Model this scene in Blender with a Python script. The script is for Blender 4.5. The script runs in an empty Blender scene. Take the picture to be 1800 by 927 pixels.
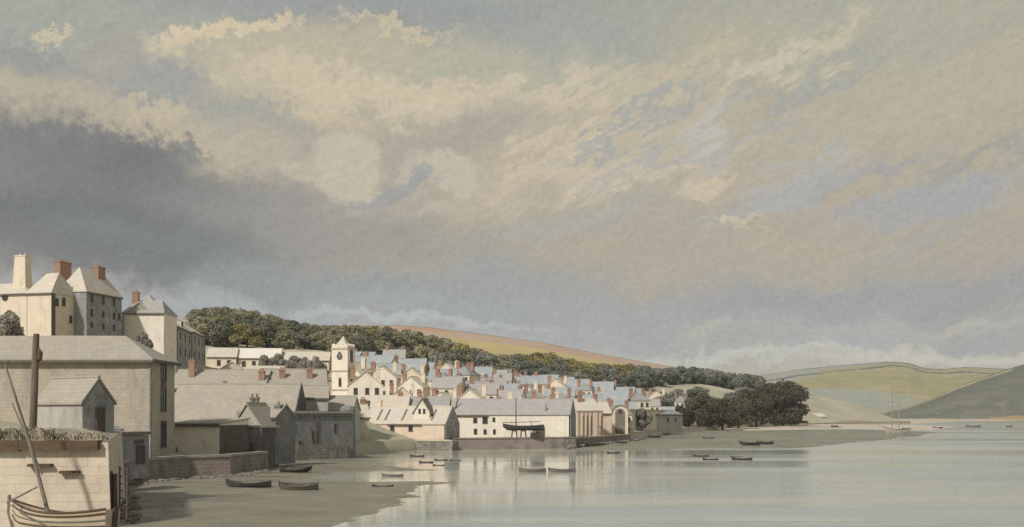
import bpy, bmesh, math, random
import numpy as np
from mathutils import Vector, Matrix, noise as mnoise

R = math.radians
random.seed(7)
sc = bpy.context.scene
col = sc.collection

# ------------------------------------------------------------------ camera
CAMZ = 6.0
HOR = 728.0                     # row of the horizon in the 1800 x 927 picture
cam_d = bpy.data.cameras.new("camera")
cam = bpy.data.objects.new("camera", cam_d)
col.objects.link(cam)
cam.location = (0, 0, CAMZ)
cam.rotation_euler = (R(90), 0, 0)
cam_d.sensor_width = 36
cam_d.lens = 36
cam_d.shift_y = (HOR - 463.5) / 1800.0
cam_d.clip_start = 0.5
cam_d.clip_end = 20000
sc.camera = cam

def at(px, py, Y):
    return Vector(((px - 900) / 1800.0 * Y, Y, CAMZ + (HOR - py) / 1800.0 * Y))
def gx(px, Y):
    return (px - 900) / 1800.0 * Y
def wy(py):                      # distance at which the water shows at a row
    return CAMZ * 1800.0 / (py - HOR)

# ------------------------------------------------------------------ exposure
sc.view_settings.view_transform = 'Standard'
sc.view_settings.look = 'None'
sc.view_settings.exposure = 0.0
sc.view_settings.gamma = 1.0
sc.view_settings.use_curve_mapping = False
sc.cycles.use_denoising = False

# ------------------------------------------------------------------ sun
SUN_AZ = Vector((-0.56, -0.83)).normalized()
SUN_EL = R(40)
sun_dir = Vector((SUN_AZ.x * math.cos(SUN_EL), SUN_AZ.y * math.cos(SUN_EL), math.sin(SUN_EL)))
sl = bpy.data.lights.new("sun", 'SUN')
sl.energy = 3.5
sl.angle = R(4.0)
sl.color = (1.0, 0.935, 0.87)
so = bpy.data.objects.new("sun", sl)
col.objects.link(so)
so.rotation_euler = (-sun_dir).to_track_quat('-Z', 'Y').to_euler()
so.location = (-60, -60, 80)

# ------------------------------------------------------------------ sky
def lin(c):
    out = []
    for v in c:
        v = v / 255.0
        out.append(v / 12.92 if v <= 0.04045 else ((v + 0.055) / 1.055) ** 2.4)
    return out

world = bpy.data.worlds.new("World")
sc.world = world
world.use_nodes = True
WT = world.node_tree
for n in list(WT.nodes):
    WT.nodes.remove(n)

class NT:
    """small helper for chaining shader nodes"""
    def __init__(s, tree): s.t = tree
    def new(s, kind, **kw):
        n = s.t.nodes.new(kind)
        for k, v in kw.items(): setattr(n, k, v)
        return n
    def link(s, a, b): s.t.links.new(a, b)
    def put(s, sock, v):
        if isinstance(v, bpy.types.NodeSocket): s.link(v, sock)
        else: sock.default_value = v
    def math(s, op, a, b=0.0, clamp=False):
        n = s.new('ShaderNodeMath', operation=op, use_clamp=clamp)
        s.put(n.inputs[0], a); s.put(n.inputs[1], b)
        return n.outputs[0]
    def vmath(s, op, a, b=(0, 0, 0), scale=None):
        n = s.new('ShaderNodeVectorMath', operation=op)
        s.put(n.inputs[0], a)
        if op != 'LENGTH' and op != 'SCALE': s.put(n.inputs[1], b)
        if scale is not None: s.put(n.inputs['Scale'], scale)
        return n.outputs['Value'] if op == 'LENGTH' else n.outputs[0]
    def noise(s, vec, scale, detail=4, rough=0.55, color=False, dist=0.0):
        n = s.new('ShaderNodeTexNoise')
        s.put(n.inputs['Vector'], vec)
        n.inputs['Scale'].default_value = scale
        n.inputs['Detail'].default_value = detail
        n.inputs['Roughness'].default_value = rough
        n.inputs['Distortion'].default_value = dist
        return n.outputs['Color'] if color else n.outputs[0]
    def ramp(s, fac, stops):
        n = s.new('ShaderNodeValToRGB')
        s.put(n.inputs[0], fac)
        e = n.color_ramp.elements
        while len(e) < len(stops): e.new(0.5)
        for el, (p, c) in zip(e, stops):
            el.position = p
            el.color = (*c, 1) if len(c) == 3 else c
        return n.outputs[0]
    def mapr(s, v, a, b, c, d, smooth=False):
        n = s.new('ShaderNodeMapRange', interpolation_type='SMOOTHSTEP' if smooth else 'LINEAR')
        s.put(n.inputs['Value'], v)
        for k, x in zip(('From Min', 'From Max', 'To Min', 'To Max'), (a, b, c, d)):
            s.put(n.inputs[k], x)
        return n.outputs[0]
    def mix(s, f, a, b, mode='MIX'):
        n = s.new('ShaderNodeMix', data_type='RGBA', blend_type=mode)
        s.put(n.inputs[0], f)
        for sock, v in ((n.inputs[6], a), (n.inputs[7], b)):
            if isinstance(v, bpy.types.NodeSocket): s.link(v, sock)
            else: sock.default_value = (*v, 1) if len(v) == 3 else v
        return n.outputs[2]

SKY_STRENGTH = 0.10
def build_sky():
    w = NT(WT)
    tc = w.new('ShaderNodeTexCoord')
    sep = w.new('ShaderNodeSeparateXYZ')
    w.link(tc.outputs['Generated'], sep.inputs[0])
    X, Y, Z = sep.outputs
    az = w.math('ARCTAN2', X, Y)
    hyp = w.math('SQRT', w.math('ADD', w.math('MULTIPLY', X, X), w.math('MULTIPLY', Y, Y)))
    el = w.math('ARCTAN2', Z, hyp)
    comb = w.new('ShaderNodeCombineXYZ')
    w.link(az, comb.inputs[0]); w.link(el, comb.inputs[1])
    P = comb.outputs[0]
    def ang(px, py):
        u, v = (px - 900) / 1800.0, (HOR - py) / 1800.0
        return math.atan(u), math.atan(v / math.sqrt(1 + u * u))
    # ragged edges: two scales of billow
    n1 = w.vmath('SUBTRACT', w.noise(P, 15, 4, 0.6, color=True), (0.5, 0.5, 0.5))
    n2 = w.vmath('SUBTRACT', w.noise(P, 68, 4, 0.7, color=True), (0.5, 0.5, 0.5))
    big = w.vmath('ADD', P, w.vmath('SCALE', n1, scale=0.065))
    soft = w.vmath('ADD', big, w.vmath('SCALE', n2, scale=0.018))
    ragged = w.vmath('ADD', big, w.vmath('SCALE', n2, scale=0.055))
    # streaks combed up to the right
    mp = w.new('ShaderNodeMapping', vector_type='TEXTURE')
    mp.inputs['Rotation'].default_value = (0, 0, R(27))
    mp.inputs['Scale'].default_value = (3.2, 1, 1)
    w.link(P, mp.inputs['Vector'])
    streak_n = w.noise(mp.outputs[0], 42, 5, 0.68)
    sv = w.new('ShaderNodeCombineXYZ')
    st = w.math('MULTIPLY', w.math('SUBTRACT', streak_n, 0.5), 0.12)
    w.link(w.math('MULTIPLY', st, -0.45), sv.inputs[0]); w.link(st, sv.inputs[1])
    streaky = w.vmath('ADD', soft, sv.outputs[0])
    W = {'s': soft, 'r': ragged, 'k': streaky}
    # base: bands of haze and high cloud by height above the horizon
    elw = w.new('ShaderNodeSeparateXYZ'); w.link(soft, elw.inputs[0])
    e_n = w.math('DIVIDE', elw.outputs[1], 0.9)
    def ep(py): return math.atan((HOR - py) / 1800.0) / 0.9
    c = w.ramp(e_n, [(0.0, lin((198, 192, 178))), (ep(655), lin((190, 188, 178))), (ep(600), lin((169, 173, 175))),
                     (ep(520), lin((159, 162, 164))), (ep(450), lin((172, 165, 153))), (ep(330), lin((181, 171, 154))),
                     (ep(200), lin((181, 174, 156))), (ep(80), lin((178, 175, 158))), (ep(-20), lin((168, 170, 160))),
                     (0.72, lin((150, 160, 166))), (1.0, lin((140, 152, 165)))])
    c = w.mix(w.mapr(w.noise(P, 7, 3, 0.6), 0.40, 0.66, 0, 0.35, True), c, lin((186, 172, 148)))
    # (px, py, rx, ry, turn, colour, strength, soft edge 0..1, warp)
    B = [
     (620, 12, 560, 62, 0, (148, 157, 159), .85, .85, 's'),
     (1020, 75, 190, 42, -3, (158, 165, 161), .75, .9, 's'),
     (120, 50, 280, 85, 0, (161, 166, 160), .8, .8, 's'),
     (1750, 40, 200, 40, 20, (170, 170, 158), .6, .9, 'k'),
     (820, 112, 330, 32, -2, (181, 180, 160), .8, .9, 's'),
     (480, 118, 230, 66, 4, (190, 181, 156), .9, .75, 's'),
     (640, 80, 130, 38, 4, (190, 180, 156), .8, .8, 's'),
     (395, 63, 150, 19, 12, (217, 198, 165), .95, .45, 'r'),
     (310, 92, 45, 16, 25, (214, 196, 164), .8, .5, 'r'),
     (690, 47, 110, 12, -6, (212, 194, 160), .7, .6, 'r'),
     (90, 72, 26, 10, 10, (214, 196, 162), .8, .5, 'r'),
     (60, 122, 110, 38, -5, (148, 151, 154), .85, .6, 'r'),
     (225, 112, 120, 40, 0, (168, 164, 155), .7, .8, 's'),
     (275, 150, 105, 36, 12, (155, 159, 160), .8, .6, 'r'),
     (105, 180, 190, 42, -6, (189, 176, 154), .9, .7, 's'),
     (560, 150, 220, 15, -4, (212, 194, 162), .6, .7, 'r'),
     (700, 168, 260, 40, -5, (210, 194, 165), .95, .5, 'r'),
     (560, 203, 110, 20, -10, (212, 193, 160), .85, .5, 'r'),
     (965, 160, 150, 30, 6, (208, 193, 167), .85, .6, 'k'),
     (420, 195, 130, 30, -5, (164, 165, 156), .85, .6, 'r'),
     (270, 185, 60, 14, 8, (205, 188, 158), .7, .5, 'r'),
     (370, 245, 130, 42, -10, (192, 178, 154), .9, .7, 's'),
     (500, 240, 90, 30, -18, (178, 170, 154), .8, .7, 's'),
     (860, 228, 140, 48, 5, (172, 164, 151), .8, .8, 's'),
     (500, 285, 130, 55, -20, (190, 178, 156), .85, .7, 's'),
     # the dark cloud bank
     (110, 340, 390, 135, -6, (119, 121, 122), .97, .45, 'r'),
     (200, 262, 150, 42, 4, (117, 119, 122), .9, .55, 'r'),
     (-40, 300, 130, 70, 0, (128, 129, 129), .8, .7, 's'),
     (290, 345, 130, 66, -15, (109, 113, 116), .88, .7, 'r'),
     (345, 250, 46, 18, -25, (128, 129, 129), .8, .6, 'r'),
     (60, 232, 90, 20, 8, (124, 126, 127), .85, .6, 'r'),
     (235, 290, 60, 40, 30, (110, 114, 117), .7, .7, 'r'),
     (430, 385, 210, 70, -12, (135, 135, 135), .85, .75, 's'),
     (620, 405, 250, 62, -6, (158, 153, 147), .85, .8, 's'),
     (160, 400, 270, 60, -5, (107, 112, 116), .88, .8, 's'),
     (60, 445, 200, 50, 8, (122, 124, 123), .8, .8, 's'),
     # small bright lumps
     (640, 285, 170, 80, 0, (173, 165, 153), .75, .85, 's'),
     (612, 292, 68, 58, 0, (199, 187, 165), .95, .3, 's'),
     (525, 308, 42, 22, -20, (193, 182, 161), .85, .4, 's'),
     (786, 292, 50, 36, -10, (198, 187, 165), .95, .3, 's'),
     (722, 308, 30, 14, 25, (194, 184, 163), .8, .4, 's'),
     (690, 330, 90, 13, 14, (155, 157, 158), .8, .6, 's'),
     (745, 306, 24, 16, 35, (158, 160, 162), .8, .5, 's'),
     (770, 362, 36, 11, 12, (188, 178, 159), .8, .5, 's'),
     # combed cloud to the right
     (1060, 240, 260, 75, 24, (200, 186, 160), .7, .9, 'k'),
     (990, 260, 150, 20, 27, (210, 193, 162), .8, .6, 'k'),
     (1120, 205, 230, 16, 27, (163, 168, 165), .75, .7, 'k'),
     (1090, 300, 260, 34, 8, (206, 191, 166), .8, .7, 'k'),
     (1180, 255, 170, 16, 24, (168, 171, 170), .7, .7, 'k'),
     (1240, 215, 70, 26, 24, (196, 190, 178), .85, .7, 'k'),
     (1230, 325, 50, 22, 10, (212, 194, 162), .7, .5, 'r'),
     (1385, 100, 130, 22, 20, (202, 193, 172), .85, .6, 'k'),
     (1480, 62, 60, 14, 24, (205, 189, 160), .6, .5, 'r'),
     (1430, 135, 160, 15, 20, (164, 167, 162), .75, .7, 'k'),
     (1230, 115, 90, 22, 20, (200, 185, 155), .7, .6, 'k'),
     (1560, 80, 160, 22, 22, (171, 171, 159), .7, .8, 'k'),
     (1620, 190, 260, 60, 18, (188, 177, 155), .75, .9, 's'),
     (1300, 250, 150, 20, 10, (170, 173, 171), .7, .8, 'k'),
     (1420, 285, 130, 14, 20, (178, 178, 172), .8, .6, 'k'),
     (1500, 318, 180, 13, 14, (160, 162, 163), .75, .7, 's'),
     (1710, 290, 150, 20, 14, (160, 160, 154), .8, .8, 'k'),
     (1620, 362, 180, 30, 9, (165, 168, 172), .95, .5, 's'),
     (1370, 350, 150, 26, 16, (173, 175, 175), .8, .7, 's'),
     (1290, 392, 40, 12, 0, (212, 194, 162), .8, .5, 'r'),
     (1600, 425, 120, 14, 16, (162, 166, 172), .7, .8, 's'),
     (1000, 385, 180, 28, 12, (172, 171, 168), .55, .9, 's'),
     (1330, 455, 330, 60, 4, (183, 170, 150), .8, .85, 's'),
     (1740, 450, 130, 50, 16, (178, 165, 152), .7, .85, 's'),
     (1730, 510, 170, 40, 12, (158, 157, 158), .8, .8, 's'),
     # rain-blue belt above the horizon
     (400, 478, 260, 50, -14, (130, 142, 151), .92, .75, 's'),
     (230, 440, 190, 45, 0, (112, 117, 120), .88, .8, 's'),
     (640, 505, 260, 32, -4, (144, 154, 160), .9, .75, 'r'),
     (860, 500, 190, 38, 4, (157, 162, 163), .8, .8, 's'),
     (480, 548, 260, 20, -5, (163, 174, 184), .8, .8, 's'),
     (800, 545, 280, 30, -4, (157, 166, 173), .85, .7, 'r'),
     (1420, 533, 330, 26, 2, (157, 162, 166), .9, .7, 's'),
     (1090, 560, 220, 40, -6, (162, 168, 172), .85, .8, 'r'),
     (720, 567, 280, 9, -3, (182, 190, 196), .8, .7, 's'),
     (1100, 608, 180, 18, -3, (167, 174, 177), .85, .6, 's'),
     (1250, 585, 60, 12, 20, (190, 188, 170), .6, .7, 'r'),
     (1480, 582, 200, 10, 0, (184, 181, 170), .6, .8, 's'),
     (1220, 636, 240, 9, 2, (203, 202, 194), .9, .6, 's'),
     (1480, 604, 150, 13, 1, (173, 179, 182), .9, .5, 's'),
     (1400, 622, 300, 8, 1, (205, 203, 194), .75, .7, 's'),
     (1740, 592, 90, 14, 9, (165, 169, 173), .85, .6, 's'),
     (1680, 572, 140, 8, 8, (188, 183, 170), .6, .7, 's'),
     (1650, 628, 260, 13, 2, (213, 206, 192), .95, .7, 's'),
    ]
    for (px, py, rx, ry, rot, rgb, k, edge, wk) in B:
        a, e = ang(px, py)
        a2, e2 = ang(px + rx, py)
        sx = abs(a2 - a)
        sy = ry / 1800.0 * math.cos(a) * math.cos(e) ** 2
        m = w.new('ShaderNodeTexGradient', gradient_type='SPHERICAL')
        tm = m.texture_mapping
        tm.vector_type = 'TEXTURE'
        tm.translation = (a, e, 0)
        tm.rotation = (0, 0, R(rot))
        tm.scale = (sx * 1.12 * 1.4, sy * 1.12 * 1.4, 1)
        w.link(W[wk], m.inputs['Vector'])
        d = m.outputs['Fac']                     # 1 at the middle, 0 at 1.4 radii
        f = w.mapr(d, 1 - (1.0 + 0.35 * edge) / 1.4, 1 - (1.0 - 0.95 * edge) / 1.4, 0, k, True)
        gr = sum(rgb) / 3.0
        c = w.mix(f, c, lin([gr + (v - gr) * (0.84 if rgb[0] > rgb[2] else 0.50) for v in rgb]))
    c = w.mix(1.0, c, (1.0, 1.0, 0.965), 'MULTIPLY')
    # grain of fine broken cloud
    g = w.noise(mp.outputs[0], 95, 3, 0.75)
    g2 = w.noise(P, 170, 2, 0.7)
    gm = w.math('ADD', w.math('MULTIPLY', g, 0.26), w.math('MULTIPLY', g2, 0.30))
    gm = w.math('ADD', gm, 0.72)
    gc = w.new('ShaderNodeCombineXYZ')
    for i in range(3): w.link(gm, gc.inputs[i])
    c = w.mix(1.0, c, gc.outputs[0], 'MULTIPLY')
    # clear-sky light behind the cloud
    sky = w.new('ShaderNodeTexSky', sky_type='NISHITA')
    sky.sun_disc = False
    sky.sun_elevation = SUN_EL
    sky.sun_rotation = math.atan2(SUN_AZ.x, SUN_AZ.y)
    cl = w.vmath('SCALE', c, scale=1.02 / SKY_STRENGTH)
    fin = w.mix(0.03, cl, sky.outputs[0])
    bg = w.new('ShaderNodeBackground')
    bg.inputs['Strength'].default_value = SKY_STRENGTH
    w.link(fin, bg.inputs['Color'])
    out = w.new('ShaderNodeOutputWorld')
    w.link(bg.outputs[0], out.inputs['Surface'])
build_sky()
world.cycles.sampling_method = 'MANUAL'
world.cycles.sample_map_resolution = 512

# ------------------------------------------------------------------ materials
MATS = {}
def mat(name, c1, c2=None, scale=1.5, rough=0.9, bump=0.0, bscale=None, spec=0.25, stretch=(1, 1, 1),
        stain=None, rows=None, metal=0.0, detail=6, c3=None):
    """noise-mottled procedural material in object space"""
    if name in MATS: return MATS[name]
    m = bpy.data.materials.new(name); m.use_nodes = True
    w = NT(m.node_tree)
    b = m.node_tree.nodes['Principled BSDF']
    c2 = c2 or tuple(v * 0.8 for v in c1)
    tc = w.new('ShaderNodeTexCoord')
    mp = w.new('ShaderNodeMapping'); mp.inputs['Scale'].default_value = stretch
    w.link(tc.outputs['Object'], mp.inputs['Vector'])
    v = mp.outputs[0]
    n = w.noise(v, scale, detail, 0.65)
    c = w.mix(w.mapr(n, 0.34, 0.66, 0, 1), c1, c2)
    if c3:                                         # worn patches with shapes of their own
        n3 = w.noise(v, scale * 0.37, 5, 0.7)
        c = w.mix(w.mapr(n3, 0.52, 0.62, 0, 0.85, True), c, c3)
    if stain:                                      # rain streaks, longer than wide
        ms = w.new('ShaderNodeMapping'); ms.inputs['Scale'].default_value = (0.8, 0.8, 0.33)
        w.link(tc.outputs['Object'], ms.inputs['Vector'])
        ns = w.noise(ms.outputs[0], 1.0, 6, 0.72)
        c = w.mix(w.mapr(ns, 0.47, 0.70, 0, 0.85, True), c, stain)
    h = w.noise(v, bscale or scale * 6, 4, 0.6)
    if rows:                                       # courses of slate or stone
        br = w.new('ShaderNodeTexBrick')
        rw, rh, mort, axis = rows
        mb = w.new('ShaderNodeMapping')
        if axis == 'wall': mb.inputs['Rotation'].default_value = (R(90), 0, 0)
        sp = w.new('ShaderNodeSeparateXYZ'); w.link(tc.outputs['Object'], sp.inputs[0])
        cb = w.new('ShaderNodeCombineXYZ')
        w.link(w.math('ADD', sp.outputs[0], sp.outputs[1]), cb.inputs[0]); w.link(sp.outputs[2], cb.inputs[1])
        w.link(cb.outputs[0], br.inputs['Vector'])
        br.inputs['Scale'].default_value = 1.0
        br.inputs['Brick Width'].default_value = rw
        br.inputs['Row Height'].default_value = rh
        br.inputs['Mortar Size'].default_value = mort
        br.inputs['Mortar Smooth'].default_value = 0.4
        br.inputs['Color1'].default_value = (1.0, 1.0, 1.0, 1)
        br.inputs['Color2'].default_value = (0.84, 0.84, 0.84, 1)
        br.inputs['Mortar'].default_value = (0.74, 0.74, 0.74, 1)
        c = w.mix(0.55, c, br.outputs['Color'], 'MULTIPLY')
        h = w.math('ADD', h, w.math('MULTIPLY', br.outputs['Fac'], -0.6))
    w.link(c, b.inputs['Base Color'])
    b.inputs['Roughness'].default_value = rough
    b.inputs['Specular IOR Level'].default_value = spec
    b.inputs['Metallic'].default_value = metal
    if bump:
        bn = w.new('ShaderNodeBump'); bn.inputs['Strength'].default_value = bump
        bn.inputs['Distance'].default_value = 0.08
        w.link(h, bn.inputs['Height']); w.link(bn.outputs[0], b.inputs['Normal'])
    MATS[name] = m
    return m

def leaf_mat(name, dark, light, third=None):
    if name in MATS: return MATS[name]
    m = bpy.data.materials.new(name); m.use_nodes = True
    w = NT(m.node_tree); b = m.node_tree.nodes['Principled BSDF']
    tc = w.new('ShaderNodeTexCoord')
    n = w.noise(tc.outputs['Object'], 0.7, 4, 0.7)
    oi = w.new('ShaderNodeObjectInfo')
    f = w.math('ADD', w.mapr(n, 0.35, 0.65, 0, 1), w.mapr(oi.outputs['Random'], 0, 1, -0.45, 0.45), clamp=True)
    c = w.mix(f, dark, light)
    if third: c = w.mix(w.mapr(oi.outputs['Random'], 0.55, 0.95, 0, 0.8), c, third)
    w.link(c, b.inputs['Base Color'])
    b.inputs['Roughness'].default_value = 0.8
    b.inputs['Specular IOR Level'].default_value = 0.15
    tr = w.new('ShaderNodeBsdfTranslucent'); w.link(c, tr.inputs['Color'])
    ms = w.new('ShaderNodeMixShader'); ms.inputs[0].default_value = 0.35
    w.link(b.outputs[0], ms.inputs[1]); w.link(tr.outputs[0], ms.inputs[2])
    w.link(ms.outputs[0], m.node_tree.nodes['Material Output'].inputs['Surface'])
    MATS[name] = m
    return m

cream = mat('cream limewash', (0.740, 0.650, 0.510), (0.660, 0.575, 0.445), 0.8, stain=(0.540, 0.465, 0.365), bump=0.15)
white = mat('white limewash', (0.820, 0.760, 0.650), (0.740, 0.675, 0.560), 0.9, stain=(0.620, 0.550, 0.450), bump=0.15)
pinkw = mat('pink limewash', (0.730, 0.600, 0.470), (0.650, 0.530, 0.415), 0.9, stain=(0.560, 0.455, 0.360), bump=0.15)
buff = mat('buff stone', (0.499, 0.443, 0.353), (0.424, 0.374, 0.302), 1.1, stain=(0.337, 0.305, 0.257), bump=0.35, rows=(0.7, 0.34, 0.02, 'wall'))
greyst = mat('grey stone', (0.405, 0.389, 0.336), (0.319, 0.310, 0.276), 1.0, stain=(0.224, 0.224, 0.207), bump=0.4, rows=(0.6, 0.3, 0.02, 'wall'))  # left-hand walls in this grey have their shade put into the tone
shadegrey = mat('shade-toned grey wall', (0.348, 0.346, 0.337), (0.270, 0.272, 0.271), 1.2, stain=(0.192, 0.190, 0.192), bump=0.35, rows=(0.35, 0.22, 0.012, 'wall'), c3=(0.430, 0.413, 0.371))  # cloud shadow and shaded sides of the left buildings painted into the grey
shadefront = mat('shade-toned grey front', (0.247, 0.247, 0.237), (0.188, 0.191, 0.186), 1.2, stain=(0.128, 0.131, 0.129), bump=0.35, rows=(0.35, 0.22, 0.012, 'wall'), c3=(0.300, 0.292, 0.262))  # darker copy for sunlit fronts, so they still look cloud-shadowed
shadegable = mat('shade-toned gable', (0.156, 0.154, 0.144), (0.102, 0.102, 0.098), 2.0, stain=(0.072, 0.072, 0.070), bump=0.35)  # shade of the right-facing gables put into the colour
greyrend = mat('grey render', (0.464, 0.439, 0.389), (0.387, 0.367, 0.328), 0.9, stain=(0.284, 0.271, 0.248), bump=0.25)  # cloud shadow over the left-hand buildings is part of this grey
roofpale = mat('pale scantle roof', (0.680, 0.605, 0.485), (0.575, 0.510, 0.410), 1.3, rough=0.8, bump=0.4, rows=(0.45, 0.26, 0.015, 'roof'), c3=(0.600, 0.580, 0.530))
roofbuff = mat('buff weathered roof', (0.434, 0.391, 0.314), (0.365, 0.330, 0.268), 0.9, rough=0.85, bump=0.4, rows=(0.5, 0.26, 0.018, 'roof'), c3=(0.378, 0.359, 0.308))
roofblue = mat('blue slate roof', (0.397, 0.419, 0.413), (0.303, 0.341, 0.360), 1.4, rough=0.65, bump=0.35, rows=(0.4, 0.25, 0.015, 'roof'), c3=(0.490, 0.452, 0.381))
rooflav = mat('lavender slate roof', (0.44, 0.41, 0.37), (0.36, 0.35, 0.34), 1.2, rough=0.7, bump=0.35, rows=(0.4, 0.25, 0.015, 'roof'))
roofgrey = mat('grey slate roof', (0.364, 0.364, 0.343), (0.266, 0.273, 0.266), 1.2, rough=0.7, bump=0.35, rows=(0.4, 0.25, 0.015, 'roof'))
brick = mat('red brick', (0.419, 0.256, 0.184), (0.329, 0.199, 0.150), 2.0, bump=0.3, rows=(0.25, 0.09, 0.012, 'wall'))
redst = mat('red weathered quay stone', (0.356, 0.276, 0.234), (0.238, 0.216, 0.199), 0.8, bump=0.6, rows=(0.9, 0.38, 0.04, 'wall'), c3=(0.178, 0.189, 0.165), stain=(0.143, 0.149, 0.131))
palequay = mat('pale quay stone', (0.661, 0.578, 0.437), (0.555, 0.484, 0.372), 0.8, bump=0.5, rows=(0.95, 0.42, 0.03, 'wall'), stain=(0.401, 0.342, 0.260), c3=(0.590, 0.513, 0.389))
weedst = mat('weed-stained quay stone', (0.260, 0.240, 0.202), (0.156, 0.150, 0.130), 1.2, bump=0.7, rows=(0.9, 0.4, 0.04, 'wall'), c3=(0.390, 0.338, 0.273))
pinkquay = mat('mauve quay stone', (0.33, 0.27, 0.235), (0.23, 0.205, 0.18), 0.9, bump=0.6, rows=(0.9, 0.4, 0.04, 'wall'), c3=(0.17, 0.16, 0.14))
glass = mat('dark window', (0.046, 0.046, 0.047), (0.026, 0.026, 0.029), 3, rough=0.25, spec=0.5)
framew = mat('weathered window timber', (0.16, 0.14, 0.12), (0.11, 0.10, 0.09), 4)
framel = mat('pale window timber', (0.55, 0.49, 0.38), (0.45, 0.40, 0.31), 4)
timber = mat('dark tarred timber', (0.160, 0.127, 0.103), (0.086, 0.075, 0.068), 3, stretch=(1, 1, 0.2), bump=0.4, rough=0.8)
brown = mat('brown timber', (0.15, 0.098, 0.06), (0.09, 0.062, 0.042), 2.5, stretch=(0.3, 1, 1), bump=0.5)
greytim = mat('grey bleached timber', (0.25, 0.225, 0.19), (0.16, 0.145, 0.125), 3, bump=0.4, stretch=(1, 1, 0.25))
tarboat = mat('tarred boat planking', (0.06, 0.06, 0.055), (0.04, 0.04, 0.038), 2.5, bump=0.2, rough=0.6)
olivboat = mat('olive boat planking', (0.13, 0.125, 0.095), (0.095, 0.09, 0.07), 2.5, bump=0.2, rough=0.7)
mauveboat = mat('mauve boat planking', (0.20, 0.175, 0.165), (0.15, 0.135, 0.13), 2.5, bump=0.2, rough=0.7)
creamboat = mat('pale scrubbed boat planking', (0.60, 0.50, 0.375), (0.50, 0.415, 0.31), 1.2, bump=0.25, stretch=(0.4, 1, 3), c3=(0.42, 0.34, 0.25))
ropem = mat('hemp rope', (0.30, 0.25, 0.18), (0.2, 0.17, 0.12), 20)
lead = mat('lead clock face', (0.14, 0.15, 0.17), (0.1, 0.1, 0.12), 5)
bark = mat('bark', (0.11, 0.09, 0.065), (0.06, 0.05, 0.04), 2, stretch=(1, 1, 0.3), bump=0.5)
leaf_w = leaf_mat('wood leaves', (0.187, 0.196, 0.134), (0.445, 0.404, 0.260))
leaf_o = leaf_mat('olive leaves', (0.219, 0.205, 0.097), (0.462, 0.398, 0.174))
leaf_b = leaf_mat('bluish leaves', (0.180, 0.193, 0.157), (0.359, 0.365, 0.298))
leaf_d = leaf_mat('dark leaves', (0.079, 0.081, 0.050), (0.167, 0.148, 0.093))
leaf_g = leaf_mat('grey leaves', (0.250, 0.237, 0.206), (0.425, 0.388, 0.325))

# ------------------------------------------------------------------ object helpers
def tag(o, label=None, cat=None, group=None, kind=None):
    if label: o['label'] = label
    if cat: o['category'] = cat
    if group: o['group'] = group
    if kind: o['kind'] = kind
    return o

def empty(name, loc=(0, 0, 0), rz=0.0, label=None, cat=None, group=None):
    o = bpy.data.objects.new(name, None); col.objects.link(o)
    o.location = loc; o.rotation_euler = (0, 0, rz)
    o.empty_display_size = 0.3
    return tag(o, label, cat, group)

class MB:
    """collects shapes and links them as ONE mesh object"""
    def __init__(s): s.v = []; s.f = []
    def add(s, vs, fs):
        k = len(s.v)
        s.v += [tuple(v) for v in vs]; s.f += [[i + k for i in f] for f in fs]
    def box(s, x0, x1, y0, y1, z0, z1, M=None):
        vs = [Vector((x, y, z)) for z in (z0, z1) for y in (y0, y1) for x in (x0, x1)]
        if M: vs = [M @ v for v in vs]
        s.add(vs, [(0, 2, 3, 1), (4, 5, 7, 6), (0, 1, 5, 4), (2, 6, 7, 3), (0, 4, 6, 2), (1, 3, 7, 5)])
    def prism(s, pts, off):                        # a flat outline pushed along an offset
        n = len(pts); off = Vector(off)
        a = [Vector(p) for p in pts]; b = [p + off for p in a]
        s.add(a + b, [list(range(n))[::-1], list(range(n, 2 * n))] + [(i, (i + 1) % n, n + (i + 1) % n, n + i) for i in range(n)])
    def tube(s, pts, rad, seg=8):
        pts = [Vector(p) for p in pts]
        rad = rad if isinstance(rad, (list, tuple)) else [rad] * len(pts)
        vs, fs = [], []
        for i, p in enumerate(pts):
            t = (pts[min(i + 1, len(pts) - 1)] - pts[max(i - 1, 0)]).normalized()
            u = t.orthogonal().normalized() if abs(t.z) > 0.9 else t.cross(Vector((0, 0, 1))).normalized()
            w_ = t.cross(u)
            for k in range(seg):
                a = 2 * math.pi * k / seg
                vs.append(p + (u * math.cos(a) + w_ * math.sin(a)) * rad[i])
        for i in range(len(pts) - 1):
            for k in range(seg):
                fs.append((i * seg + k, i * seg + (k + 1) % seg, (i + 1) * seg + (k + 1) % seg, (i + 1) * seg + k))
        fs.append(list(range(seg))[::-1]); fs.append([(len(pts) - 1) * seg + k for k in range(seg)])
        s.add(vs, fs)
    def mesh(s, name, m, smooth=False):
        me = bpy.data.meshes.new(name); me.from_pydata(s.v, [], s.f); me.update()
        bm = bmesh.new(); bm.from_mesh(me); bmesh.ops.recalc_face_normals(bm, faces=bm.faces); bm.to_mesh(me); bm.free()
        if m: me.materials.append(m)
        if smooth:
            for p in me.polygons: p.use_smooth = True
        return me
    def build(s, name, m, parent=None, smooth=False, loc=None, rz=0.0):
        o = bpy.data.objects.new(name, s.mesh(name, m, smooth)); col.objects.link(o)
        if parent: o.parent = parent
        if loc is not None: o.location = loc
        o.rotation_euler = (0, 0, rz)
        return o

def rough_up(o, amt, scale=0.6, cut=0):
    """weather the edges of a mesh a little"""
    me = o.data
    if cut:
        bm = bmesh.new(); bm.from_mesh(me)
        bmesh.ops.subdivide_edges(bm, edges=bm.edges, cuts=cut, use_grid_fill=True)
        bm.to_mesh(me); bm.free()
    for v in me.vertices:
        n = mnoise.noise_vector(Vector(v.co) * scale + Vector((3.1, 7.7, 1.3)))
        v.co += n * amt

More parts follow.
